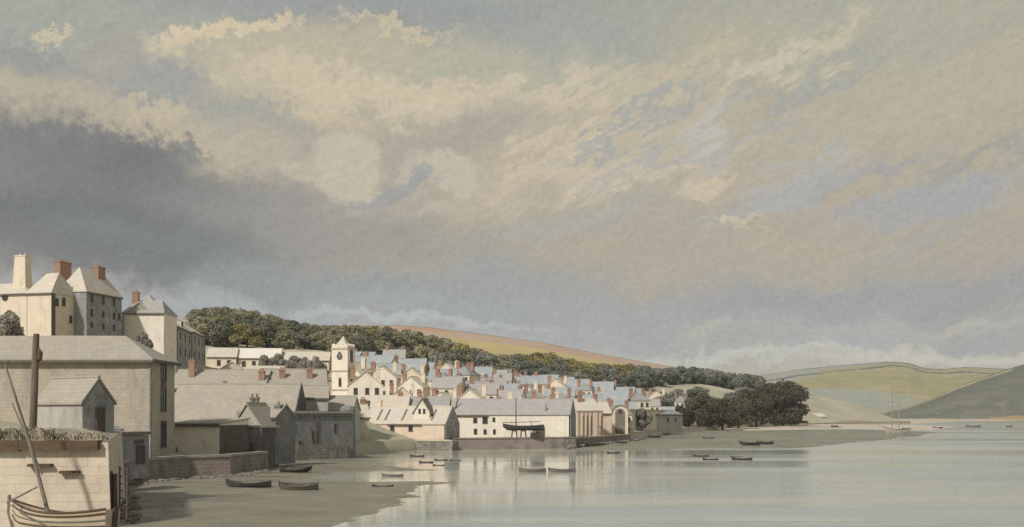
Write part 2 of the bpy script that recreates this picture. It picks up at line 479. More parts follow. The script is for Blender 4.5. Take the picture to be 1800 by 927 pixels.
def copy_tree(o, parent=None):
    c = o.copy(); col.objects.link(c)
    if parent: c.parent = parent
    for ch in list(o.children): copy_tree(ch, c)
    return c

# windows and chimneys share mesh data by size
_win = {}
def window(parent, x, y, z, w, h, rz=0.0, frame=None, arch=False, bars=True):
    """frame (part) with its dark pane (sub-part), modelled facing -y, sill at z"""
    frame = frame or framew
    key = (round(w, 2), round(h, 2), frame.name, arch, bars)
    if key not in _win:
        t = min(0.12, w * 0.14)
        f = MB()
        f.box(-w / 2, -w / 2 + t, -0.07, 0.06, 0, h); f.box(w / 2 - t, w / 2, -0.07, 0.06, 0, h)
        f.box(-w / 2 + t, w / 2 - t, -0.07, 0.06, h - t, h); f.box(-w / 2 - 0.06, w / 2 + 0.06, -0.11, 0.06, -t, 0)
        if arch:
            pts = [(-w / 2, -0.07, h)] + [(-w / 2 * math.cos(a), -0.07, h + w / 2 * math.sin(a)) for a in [math.pi * k / 8 for k in range(1, 8)]] + [(w / 2, -0.07, h)]
            f.prism(pts, (0, 0.13, 0))
        if bars and w > 0.5:
            f.box(-0.025, 0.025, -0.05, 0.03, 0, h - t); f.box(-w / 2 + t, w / 2 - t, -0.05, 0.03, h * 0.5 - 0.025, h * 0.5 + 0.025)
        p = MB(); p.box(-w / 2 + t, w / 2 - t, -0.015, 0.05, 0.001, h - t)
        _win[key] = (f.mesh('window', frame), p.mesh('pane', glass))
    fm, pm = _win[key]
    o = bpy.data.objects.new('window', fm); col.objects.link(o); o.parent = parent
    o.location = (x, y, z); o.rotation_euler = (0, 0, rz)
    q = bpy.data.objects.new('pane', pm); col.objects.link(q); q.parent = o
    return o

def chimney(parent, x, y, z0, z1, w=0.9, d=0.6, m=None, pots=2, taper=0.0):
    b = MB()
    b.v = []
    t = 1 - taper
    vs = [(-w / 2, -d / 2, 0), (w / 2, -d / 2, 0), (w / 2, d / 2, 0), (-w / 2, d / 2, 0)]
    H = z1 - z0
    b.add([Vector(v) for v in vs] + [Vector((v[0] * t, v[1] * t, H - 0.22)) for v in vs],
          [(3, 2, 1, 0), (4, 5, 6, 7), (0, 1, 5, 4), (1, 2, 6, 5), (2, 3, 7, 6), (3, 0, 4, 7)])
    e = 0.07
    b.box(-w / 2 * t - e, w / 2 * t + e, -d / 2 * t - e, d / 2 * t + e, H - 0.219, H)
    o = b.build('chimney', m or brick, parent, loc=(x, y, z0))
    for k in range(pots):
        p = MB()
        px = (k - (pots - 1) / 2) * w * 0.8 / max(pots, 1)
        p.tube([(0, 0, 0), (0, 0, 0.28), (0, 0, 0.32), (0, 0, 0.38)], [0.13, 0.10, 0.13, 0.12], 8)
        p.build('chimney_pot', m or brick, o, loc=(px, 0, H))
    return o

def door(parent, x, y, z, w, h, rz=0.0, m=None):
    b = MB(); b.box(-w / 2, w / 2, -0.05, 0.05, 0, h)
    for k in range(1, 4): b.box(-w / 2 + w * k / 4 - 0.012, -w / 2 + w * k / 4 + 0.012, -0.065, -0.05, 0.05, h - 0.05)
    b.box(-w / 2 - 0.1, -w / 2, -0.09, 0.05, 0, h + 0.1); b.box(w / 2, w / 2 + 0.1, -0.09, 0.05, 0, h + 0.1); b.box(-w / 2, w / 2, -0.09, 0.05, h, h + 0.1)
    return b.build('door', m or timber, parent, loc=(x, y, z), rz=rz)

def block(name, label, cat, group, A, B, d, z0, zb, ze, rh, roof='gx', wm=None, rm=None, ov=0.3, front=None, ends=None, lip=None, rl=None):
    """a building between its front corners A and B (x, y), depth d behind; z0 foundation, ze eaves, rh rise.
       roof: gx ridge along the front, gy gable to the front, hip, flat, lean. Returns root, w, and local z of things = world z - z0"""
    A, B = Vector(A), Vector(B)
    w = (B - A).length; rot = math.atan2(B.y - A.y, B.x - A.x)
    back = Vector((-math.sin(rot), math.cos(rot)))
    c = (A + B) / 2 + back * d / 2
    root = empty(name, (c.x, c.y, z0), rot, label, cat, group)
    root['w'] = w
    H = ze - z0
    b = MB(); hw, hd = w / 2, d / 2
    if roof == 'gx':
        b.prism([(-hw, -hd, 0), (-hw, hd, 0), (-hw, hd, H), (-hw, 0, H + rh - 0.02), (-hw, -hd, H)], (w, 0, 0))
    elif roof == 'gy':
        b.prism([(-hw, -hd, 0), (hw, -hd, 0), (hw, -hd, H), (0, -hd, H + rh - 0.02), (-hw, -hd, H)], (0, d, 0))
    elif roof == 'lean':
        b.prism([(-hw, -hd, 0), (-hw, hd, 0), (-hw, hd, H + rh), (-hw, -hd, H)], (w, 0, 0))
    else:
        b.box(-hw, hw, -hd, hd, 0, H)
    wall = b.build('wall', wm, root)
    rb = MB(); t = 0.16
    if roof == 'gx':
        k = rh / hd
        for s in (-1, 1):
            y1 = s * (hd + ov)
            pts = [(-hw - ov, 0, H + rh), (-hw - ov, y1, H - ov * k), (-hw - ov, y1, H - ov * k + t), (-hw - ov, 0, H + rh + t)]
            rb.prism(pts, (w + 2 * ov, 0, 0))
        rb.tube([(-hw - ov, 0, H + rh + t), (hw + ov, 0, H + rh + t)], 0.1, 6)
    elif roof == 'gy':
        k = rh / hw
        for s in (-1, 1):
            x1 = s * (hw + ov)
            pts = [(0, -hd - ov, H + rh), (x1, -hd - ov, H - ov * k), (x1, -hd - ov, H - ov * k + t), (0, -hd - ov, H + rh + t)]
            rb.prism(pts, (0, d + 2 * ov, 0))
        rb.tube([(0, -hd - ov, H + rh + t), (0, hd + ov, H + rh + t)], 0.1, 6)
    elif roof == 'hip':
        e = ov; given = rl is not None; rl = rl * w if given else (max(0.2, (w - d) / 2) if w > d else 0.1); ry = 0.0 if w >= d or given else (d - w) / 2
        vs = [(-hw - e, -hd - e, H - 0.02), (hw + e, -hd - e, H - 0.02), (hw + e, hd + e, H - 0.02), (-hw - e, hd + e, H - 0.02),
              (-hw - e, -hd - e, H + t), (hw + e, -hd - e, H + t), (hw + e, hd + e, H + t), (-hw - e, hd + e, H + t)]
        if w >= d or given:
            vs += [(-rl, 0, H + rh), (rl, 0, H + rh)]
            fs = [(4, 5, 9, 8), (5, 6, 9), (6, 7, 8, 9), (7, 4, 8)]
        else:
            vs += [(0, -ry, H + rh), (0, ry, H + rh)]
            fs = [(4, 5, 8), (5, 6, 9, 8), (6, 7, 9), (7, 4, 8, 9)]
        rb.add([Vector(v) for v in vs], fs + [(3, 2, 1, 0), (0, 1, 5, 4), (1, 2, 6, 5), (2, 3, 7, 6), (3, 0, 4, 7)])
    elif roof == 'lean':
        k = rh / d
        rb.prism([(-hw - ov, -hd - ov, H - ov * k + 0.01), (-hw - ov, hd, H + rh + 0.01), (-hw - ov, hd, H + rh + t), (-hw - ov, -hd - ov, H - ov * k + t)], (w + 2 * ov, 0, 0))
    else:
        rb.box(-hw - 0.12, hw + 0.12, -hd - 0.12, hd + 0.12, H + 0.002, H + 0.26)
        rb.box(-hw - 0.02, hw + 0.02, -hd - 0.02, hd + 0.02, H + 0.26, H + 0.30)
    rf = rb.build('roof', rm, root)
    if d > 3 and w > 3:
        rough_up(rf, 0.05, 0.35, cut=3)
    return root, w, d

# ------------------------------------------------------------------ the setting: water, flats, hillsides
def sheet(name, vs, fs, mats, mi=None, smooth=True):
    me = bpy.data.meshes.new(name); me.from_pydata(vs, [], fs); me.update()
    for m in mats: me.materials.append(m)
    if mi is not None:
        me.polygons.foreach_set('material_index', mi)
    if smooth:
        me.polygons.foreach_set('use_smooth', [True] * len(me.polygons))
    o = bpy.data.objects.new(name, me); col.objects.link(o)
    return tag(o, kind='structure')

def water_mat():
    m = bpy.data.materials.new('tidal water'); m.use_nodes = True
    w = NT(m.node_tree); b = m.node_tree.nodes['Principled BSDF']
    tc = w.new('ShaderNodeTexCoord')
    def ripple(sc_, rot, scale, det):
        mp = w.new('ShaderNodeMapping'); mp.inputs['Scale'].default_value = sc_; mp.inputs['Rotation'].default_value = (0, 0, R(rot))
        w.link(tc.outputs['Object'], mp.inputs['Vector'])
        return w.noise(mp.outputs[0], scale, det, 0.6)
    r1 = ripple((0.35, 1, 1), 6, 1.3, 3)
    r2 = ripple((0.5, 1, 1), -12, 4.0, 2)
    gust = ripple((0.12, 1, 1), 3, 0.035, 4)         # cat's-paws: wind patches
    gf = w.mapr(gust, 0.42, 0.58, 0.15, 1.0, True)
    h = w.math('ADD', w.math('MULTIPLY', r1, 0.7), w.math('MULTIPLY', r2, 0.3))
    bn = w.new('ShaderNodeBump'); bn.inputs['Distance'].default_value = 0.12
    sx = w.new('ShaderNodeSeparateXYZ'); w.link(tc.outputs['Object'], sx.inputs[0])
    lee = w.mapr(sx.outputs[0], 2, 26, 0.24, 1.0, True)   # sheltered water under the town quays
    gf = w.math('MULTIPLY', gf, lee)
    w.link(w.math('MULTIPLY', gf, 0.62), bn.inputs['Strength'])
    w.link(h, bn.inputs['Height']); w.link(bn.outputs[0], b.inputs['Normal'])
    silt = ripple((0.22, 1, 1), 2, 0.03, 6)
    c = w.mix(w.mapr(silt, 0.42, 0.58, 0, 1, True), (0.54, 0.53, 0.405), (0.37, 0.41, 0.35))
    flk = ripple((0.3, 1, 1), 0, 0.55, 5)           # flecks of foam and silt on the ebb
    c = w.mix(w.math('MULTIPLY', w.mapr(flk, 0.54, 0.62, 0, 1, True), w.mapr(gust, 0.44, 0.58, 0.1, 0.7, True)), c, (0.70, 0.64, 0.51))
    flk2 = ripple((0.3, 1, 1), 4, 0.16, 6)
    c = w.mix(w.mapr(flk2, 0.55, 0.62, 0, 0.45, True), c, (0.68, 0.62, 0.49))
    w.link(w.mix(w.math('MULTIPLY', gf, 0.55), c, (0.31, 0.35, 0.345)), b.inputs['Base Color'])
    w.link(w.mapr(gf, 0, 1, 0.06, 0.22), b.inputs['Roughness'])
    b.inputs['IOR'].default_value = 1.33
    b.inputs['Specular IOR Level'].default_value = 0.5
    return m
WS = 4000
sheet('water', [(-WS, -500, 0), (WS, -500, 0), (WS, 3250, 0), (-WS, 3250, 0)], [(0, 1, 2, 3)], [water_mat()], smooth=False)
seabed = mat('sea bed', (0.16, 0.15, 0.12), scale=0.05)
sheet('ground', [(-WS, -500, -2.5), (WS, -500, -2.5), (WS, 3250, -2.5), (-WS, 3250, -2.5)], [(0, 1, 2, 3)], [seabed], smooth=False)

# -- tidal flats from outlines, shelving into the water
def poly_dist(P, poly):
    """signed distance (positive inside) of points P (n,2) to a closed polygon"""
    n = len(poly); d = np.full(len(P), 1e9); ins = np.zeros(len(P), bool)
    for i in range(n):
        a = np.array(poly[i]); b = np.array(poly[(i + 1) % n])
        ab = b - a; t = np.clip(((P - a) @ ab) / (ab @ ab), 0, 1)
        q = a + t[:, None] * ab
        d = np.minimum(d, np.hypot(*(P - q).T))
        cond = ((a[1] > P[:, 1]) != (b[1] > P[:, 1]))
        xint = (b[0] - a[0]) * (P[:, 1] - a[1]) / ((b[1] - a[1]) if b[1] != a[1] else 1e-9) + a[0]
        ins ^= cond & (P[:, 0] < xint)
    return np.where(ins, d, -d)

def npn(x, y, s, seed=0.0):
    return mnoise.fractal(Vector((x * s + seed, y * s - seed, seed)), 0.6, 2.0, 5)

def flat(name, outlines, x0, x1, y0, y1, step, m, slope, top, rough, nscale):
    nx = int((x1 - x0) / step); ny = int((y1 - y0) / step)
    xs = np.linspace(x0, x1, nx); ys = np.linspace(y0, y1, ny)
    gxx, gyy = np.meshgrid(xs, ys)
    P = np.stack([gxx.ravel(), gyy.ravel()], 1)
    d = np.full(len(P), -1e9)
    for poly in outlines: d = np.maximum(d, poly_dist(P, poly))
    vs = []
    for (x, y), dd in zip(P, d):
        n = npn(x, y, nscale, 4.2)
        z = top * (1 - math.exp(-max(0, dd) * slope / top)) if dd > 0 else dd * slope
        z += n * rough * (1.0 if dd > 0 else 0.7)
        vs.append((x, y, max(z, -1.2)))
    fs = []
    dg = d.reshape(ny, nx)
    for j in range(ny - 1):
        for i in range(nx - 1):
            if dg[j:j + 2, i:i + 2].max() > -6:
                a = j * nx + i
                fs.append((a, a + 1, a + nx + 1, a + nx))
    return sheet(name, vs, fs, [m])

def wpt(px, py):                                   # a point of the waterline
    Y = wy(py); return (gx(px, Y), Y)
mudm = mat('tidal mud', (0.247, 0.225, 0.157), (0.202, 0.184, 0.131), 0.25, rough=0.62, bump=0.5, bscale=2.5, spec=0.35, c3=(0.176, 0.162, 0.118))
def wet_mud(m):
    w = NT(m.node_tree); b = m.node_tree.nodes['Principled BSDF']
    tc = w.new('ShaderNodeTexCoord')
    mp = w.new('ShaderNodeMapping'); mp.inputs['Scale'].default_value = (0.4, 1, 1); mp.inputs['Rotation'].default_value = (0, 0, R(8))
    w.link(tc.outputs['Object'], mp.inputs['Vector'])
    wet = w.mapr(w.noise(mp.outputs[0], 0.45, 6, 0.65), 0.47, 0.60, 0, 1, True)
    w.link(w.mapr(wet, 0, 1, 0.75, 0.22), b.inputs['Roughness'])
    old = b.inputs['Base Color'].links[0].from_socket
    c = w.mix(w.math('MULTIPLY', wet, 0.45), old, (0.12, 0.115, 0.09))
    sp = w.noise(tc.outputs['Object'], 3.2, 4, 0.75)          # stones, shells and scraps of weed
    c = w.mix(w.mapr(sp, 0.62, 0.67, 0, 0.8, True), c, (0.075, 0.075, 0.055))
    c = w.mix(w.mapr(w.noise(tc.outputs['Object'], 5.1, 3, 0.7), 0.66, 0.70, 0, 0.7, True), c, (0.38, 0.35, 0.28))
    w.link(c, b.inputs['Base Color'])
wet_mud(mudm)
weedm = mat('weedy shore', (0.260, 0.253, 0.177), (0.199, 0.198, 0.138), 0.06, rough=0.85, bump=0.5, bscale=0.8, c3=(0.144, 0.147, 0.116))
mud1 = [wpt(*p) for p in [(150, 1010), (150, 870), (225, 846), (400, 832), (440, 820), (470, 811), (560, 800), (630, 795), (645, 800), (675, 811), (640, 815), (690, 820), (768, 827), (700, 829), (590, 831), (520, 846),
                          (570, 848), (640, 847), (720, 846), (815, 848), (748, 853), (735, 868), (712, 884), (660, 900), (600, 925), (520, 1000)]]
flat('mud_flat', [mud1], -45, 5, 38, 152, 0.55, mudm, 0.035, 0.28, 0.035, 0.35)
wet_mud(weedm)
weed1 = [wpt(*p) for p in [(1005, 792), (1100, 792), (1250, 790), (1400, 788), (1500, 778), (1600, 768), (1650, 760), (1560, 756.5), (1440, 755), (1400, 755.5), (1300, 757), (1150, 760), (1100, 769), (1030, 782)]]
flat('weed_flat', [weed1], -5, 250, 150, 560, 2.2, weedm, 0.03, 0.9, 0.12, 0.05)

sandm = mat('pale shingle beach', (0.60, 0.52, 0.405), (0.50, 0.435, 0.34), 0.15, bump=0.4, bscale=1.5, c3=(0.40, 0.36, 0.28))
beach = [wpt(*p) for p in [(1090, 773), (1150, 763), (1300, 760), (1440, 757.5), (1560, 757), (1640, 755), (1680, 750), (1600, 748), (1500, 748), (1300, 746), (1150, 752)]]
flat('beach', [beach], 20, 330, 200, 640, 2.6, sandm, 0.05, 1.1, 0.10, 0.05)

# -- the town's hillside: a smooth surface through known ground heights
CP = [  # px, py of the ground, distance
    (-250, 735, 60), (0, 735, 95), (-250, 600, 165), (0, 603, 168), (100, 600, 170), (215, 612, 176), (300, 662, 182), (360, 665, 195), (-250, 560, 260), (150, 560, 230),
    (300, 800, 104), (450, 795, 116), (640, 795, 150), (790, 778, 184), (1000, 773, 196), (1100, 764, 240), (1200, 752, 330), (1400, 746, 480), (1560, 742, 560),
    (330, 775, 128), (420, 775, 130), (520, 782, 140), (400, 740, 146), (420, 700, 165), (560, 690, 180), (480, 672, 205), (600, 715, 190), (365, 655, 245), (470, 652, 255), (575, 652, 255),
    (360, 613, 300), (460, 614, 300), (560, 614, 300), (650, 642, 300), (720, 668, 312), (900, 683, 345), (1000, 690, 370), (1100, 697, 400), (1250, 702, 450), (1330, 700, 480), (1420, 712, 560),
    (390, 575, 360), (480, 585, 365), (560, 600, 380), (700, 603, 400), (800, 630, 420), (900, 650, 440), (1000, 662, 450), (1100, 670, 480), (1200, 675, 520), (1300, 680, 560), (1400, 690, 600), (1500, 712, 620), (1600, 728, 640),
    (650, 700, 215), (740, 705, 222), (850, 708, 250), (1000, 710, 270), (1100, 716, 300), (1180, 724, 340), (1300, 728, 420), (1480, 730, 590),
    (300, 560, 420), (-200, 520, 400), (600, 600, 460), (800, 640, 480), (1100, 690, 540)]
cp = np.array([[gx(a, Y), Y, CAMZ + (HOR - b) / 1800.0 * Y] for a, b, Y in CP])
def tps_k(r2): return np.where(r2 > 0, r2 * np.log(r2 + 1e-12), 0)
_S = 100.0
_q = cp[:, :2] / _S
_K = tps_k(((_q[:, None] - _q[None]) ** 2).sum(-1)) + np.eye(len(_q)) * 0.02
_Pm = np.hstack([np.ones((len(_q), 1)), _q])
_A = np.block([[_K, _Pm], [_Pm.T, np.zeros((3, 3))]])
_sol = np.linalg.solve(_A, np.concatenate([cp[:, 2], np.zeros(3)]))
def gz_arr(X, Y):
    p = np.stack([np.asarray(X, float), np.asarray(Y, float)], 1) / _S
    k = tps_k(((p[:, None] - _q[None]) ** 2).sum(-1))
    return k @ _sol[:-3] + np.hstack([np.ones((len(p), 1)), p]) @ _sol[-3:]
def gz(x, y): return float(gz_arr([x], [y])[0])

# shoreline: px -> distance of the quay face
SH = [(-400, 58), (150, 75), (212, 88), (262, 96), (300, 99), (400, 104), (466, 123), (545, 133), (640, 152), (790, 182), (900, 186), (1010, 194), (1060, 215), (1110, 236), (1200, 320), (1300, 400), (1400, 470), (1500, 540), (1640, 640)]
def shoreY(px): return float(np.interp(px, [a for a, _ in SH], [b for _, b in SH]))
def town_ground():
    pxs = np.linspace(-400, 1640, 170); N = 70
    V = []; X = []; Y = []
    for p in pxs:
        y0 = shoreY(p); y1 = 470 if p < 700 else 470 + (p - 700) * 0.2
        y1 = max(y1, y0 + 20)
        for k in range(N):
            t = (k / (N - 1)) ** 1.3
            yy = y0 + (y1 - y0) * t
            X.append(gx(p, yy)); Y.append(yy)
    Z = gz_arr(X, Y)
    vs = []
    for i, (x, y, z) in enumerate(zip(X, Y, Z)):
        k = i % N
        pp = pxs[i // N]; fd = min(1.0, max(0.0, (1640 - pp) / 150.0)); fd = fd * fd * (3 - 2 * fd)
        z = max(z, 1.75) * fd - 0.6 * (1 - fd)
        z += npn(x, y, 0.05, 2.0) * min(1.0, k / 20) * 0.5
        if k == 0: z = -1.0
        vs.append((x, y, z))
    fs, mi = [], []
    for i in range(len(pxs) - 1):
        for k in range(N - 1):
            a = i * N + k
            fs.append((a, a + N, a + N + 1, a + 1)); mi.append(0)
    g = mat('hillside grass and paths', (0.46, 0.41, 0.295), (0.36, 0.345, 0.235), 0.03, bump=0.3, bscale=0.5, c3=(0.52, 0.455, 0.34))
    return sheet('hillside', vs, fs, [g], mi)
town_ground()

# -- the open fields above the wood
def interp(pts, x): return float(np.interp(x, [p[0] for p in pts], [p[1] for p in pts]))
def hill(name, ridge, foot, Yr, Yf, p0, p1, nx, ny, mats, pick, bulge=0.0, back=500, noise_amp=1.0):
    """a hill whose crest and foot are known in bearing and height"""
    vs, fs, mi = [], [], []
    for i in range(nx + 1):
        p = p0 + (p1 - p0) * i / nx
        yr = Yr(p) if callable(Yr) else Yr
        yf = Yf(p) if callable(Yf) else Yf
        zr = CAMZ + (HOR - interp(ridge, p)) / 1800 * yr
        zf = CAMZ + (HOR - interp(foot, p)) / 1800 * yf
        for j in range(ny + 1):
            t = j / ny
            y = yf + (yr - yf) * t
            z = zf + (zr - zf) * (t + bulge * math.sin(math.pi * t))
            x = gx(p, y)
            if 0 < t: z += npn(x, y, 0.006, 1.0) * noise_amp * (1 - t * 0.6)
            vs.append((x, y, z))
        # down the far side
        x = gx(p, yr + back); vs.append((x, yr + back * 0.4, zr - 0.12 * back)); vs.append((x, yr + back, -2))
    n = ny + 3
    for i in range(nx):
        for j in range(n - 1):
            a = i * n + j
            fs.append((a, a + n, a + n + 1, a + 1))
            p = p0 + (p1 - p0) * (i + 0.5) / nx
            q = vs[a]; mi.append(pick(p, min(1.0, (j + 0.5) / ny), HOR - (q[2] - CAMZ) / q[1] * 1800))
    return sheet(name, vs, fs, mats, mi)

f_pink = mat('ploughed pink field', (0.47, 0.335, 0.235), (0.42, 0.30, 0.205), 0.03, bump=0.2, bscale=0.3, stretch=(1, 0.3, 1))
f_red = mat('red earth field', (0.47, 0.235, 0.15), (0.45, 0.28, 0.19), 0.03, bump=0.2)
f_corn = mat('ripe corn field', (0.500, 0.395, 0.170), (0.440, 0.350, 0.160), 0.04, bump=0.2, stretch=(1, 0.3, 1))
f_olive = mat('olive pasture', (0.360, 0.310, 0.140), (0.275, 0.260, 0.125), 0.018, bump=0.2, c3=(0.390, 0.335, 0.180))
f_blueg = mat('blue-green pasture', (0.300, 0.320, 0.250), (0.335, 0.335, 0.255), 0.02, bump=0.2)
f_green = mat('dark green hillside turf', (0.106, 0.119, 0.085), (0.162, 0.162, 0.111), 0.02, bump=0.4, bscale=0.08, c3=(0.191, 0.191, 0.145))
f_ochre = mat('ochre foreshore', (0.36, 0.25, 0.11), (0.30, 0.225, 0.115), 0.03)
hedge = mat('hedge bank', (0.10, 0.10, 0.085), (0.14, 0.14, 0.12), 0.05)
f_sand = mat('pale strand', (0.58, 0.49, 0.37), (0.50, 0.425, 0.32), 0.01, c3=(0.40, 0.38, 0.29))

ridge1 = [(200, 590), (560, 578), (690, 571), (760, 576), (860, 589), (960, 604), (1060, 624), (1150, 640), (1260, 657), (1330, 676), (1390, 722), (1420, 735)]
def pick1(p, t, py):
    # hedge line between plough and corn runs down to the right
    b = interp([(560, 640), (700, 600), (800, 594), (860, 601), (900, 607), (960, 615), (1040, 631), (1100, 641), (1250, 662), (1400, 700)], p)
    if t > 0.985: return 3
    if py < b: return 1 if (700 < p < 815 and py < 582 + (p - 760) * 0.06 and t < 0.97) else 0
    return 2
hill('field_hill', ridge1, [(0, 668), (700, 650), (900, 668), (1100, 690), (1250, 735), (1420, 740)], 760, 470, 200, 1420, 420, 140, [f_pink, f_red, f_corn, hedge], pick1, 0.0, 500, 0.6)

# -- hills across the water
ridge2 = [(1150, 676), (1260, 668), (1340, 660), (1400, 650), (1480, 643), (1570, 635), (1600, 638), (1625, 647), (1660, 648), (1700, 645), (1760, 648), (1860, 652), (2100, 640), (2500, 660)]
def pick2(p, t, py):
    s = (p - 1340) / 460
    if t > 0.975: return 2
    if abs(t - (0.70 + 0.10 * math.sin(s * 3))) < 0.022: return 2
    if t < 0.30 + 0.10 * math.sin(s * 5 + 1): return 1
    if p < 1440 and t > 0.50 + (p - 1340) * 0.002: return 1
    if t > 0.93 - 0.05 * math.sin(s * 6): return 1
    return 0
hill('far_hill', ridge2, [(1150, 737), (1500, 737), (1800, 737), (2500, 737)], 2300, 1250, 1150, 2500, 380, 150, [f_olive, f_blueg, hedge], pick2, 0.05, 900, 4)
ridge3 = [(1540, 727), (1590, 717), (1640, 699), (1700, 674), (1760, 652), (1800, 640), (1860, 622), (1960, 604), (2200, 600), (2600, 640)]
def pick3(p, t, py):
    if t > 0.965: return 2
    if t < 0.06 and p > 1740: return 1
    if t > 0.88 and p < 1780: return 3
    return 0
hill('headland', ridge3, [(1540, 740), (1640, 740), (1800, 740), (2600, 740)], lambda p: 1150 + (p - 1540) * 0.3, lambda p: 1000, 1540, 2600, 260, 120, [f_green, f_ochre, hedge, f_olive], pick3, 0.10, 500, 3)
strand = [(gx(a, y), y) for a, y in [(1390, 480), (1480, 545), (1560, 640), (1640, 720), (1730, 850), (1830, 1040), (2000, 1100), (1700, 1350), (1560, 1300), (1400, 900), (1380, 560)]]
flat('strand', [strand], 120, 900, 440, 1400, 9, f_sand, 0.03, 2.2, 0.3, 0.02)

# ------------------------------------------------------------------ quays
def quay(name, label, pts, top, m, cap=None, thick=1.6, foot=-1.0, batter=0.25, group=None):
    """a battered masonry wall along (x, y) points, with a coping part"""
    root = empty(name, (pts[0][0], pts[0][1], 0), 0, label, 'quay wall', group)
    o = Vector((pts[0][0], pts[0][1]))
    P = [Vector(p) - o for p in pts]
    b, c = MB(), MB()
    def nrm(i):
        t = (P[min(i + 1, len(P) - 1)] - P[max(i - 1, 0)]).normalized()
        return Vector((-t.y, t.x))                     # inland when the line runs left to right
    vs, cv = [], []
    tops = top if isinstance(top, (list, tuple)) else [top] * len(P)
    for i, p in enumerate(P):
        n = nrm(i); f = p - n * batter; k = p + n * thick; t = tops[i]
        vs += [(f.x, f.y, foot), (p.x, p.y, t), (k.x, k.y, t), (k.x, k.y, foot)]
        f = p - n * 0.10; k = p + n * 0.9
        cv += [(f.x, f.y, t + 0.004), (f.x, f.y, t + 0.24), (k.x, k.y, t + 0.24), (k.x, k.y, t + 0.004)]
    for arr, mb in ((vs, b), (cv, c)):
        fs = []
        for i in range(len(P) - 1):
            for k in range(4):
                a = i * 4 + k; d = i * 4 + (k + 1) % 4
                fs.append((a, d, d + 4, a + 4))
        fs += [(0, 1, 2, 3), tuple((len(P) - 1) * 4 + k for k in (3, 2, 1, 0))]
        mb.add(arr, fs)
    wall = b.build('masonry', m, root)
    cp_ = c.build('coping', cap or m, root)
    return root
def line(pp):                                          # [(px, Y), ...] to points
    out = []
    for a, b in zip(pp, pp[1:]):
        A, B = Vector((gx(*a), a[1])), Vector((gx(*b), b[1]))
        n = max(1, int((B - A).length / 3))
        out += [tuple(A.lerp(B, k / n)) for k in range(n)]
    out.append((gx(*pp[-1]), pp[-1][1]))
    return [(x + random.uniform(-.05, .05), y + random.uniform(-.05, .05)) for x, y in out]

quay('quay_wall', 'red-brown weathered quay wall below the tall buff warehouse and the low lean-to', line([(190, 84), (262, 91.5), (330, 96.5), (405, 99.5), (470, 108)]), 1.85, redst, greyst)
quay('quay_wall', 'dark weedy quay wall below the cream row with the steep dormer', line([(640, 155), (700, 172), (795, 168.5)]), 1.5, weedst, palequay, thick=2.5)
quay('quay_wall', 'mauve stone quay wall under the white waterside warehouse and the propped boat', line([(795, 172), (900, 176), (1012, 180)]), 1.75, pinkquay, pinkquay, thick=3)
quay('quay_wall', 'sloping reddish quay wall beside the row of pale posts', line([(1012, 182), (1060, 203), (1108, 228)]), [1.6 - 0.015 * k for k in range(40)], redst, palequay, thick=3)
quay('quay_wall', 'long low pale embankment wall under the big dark trees', line([(1108, 232), (1200, 315), (1300, 392), (1400, 462), (1500, 533), (1600, 610)]), 1.5, palequay, palequay, thick=3, batter=0.6)

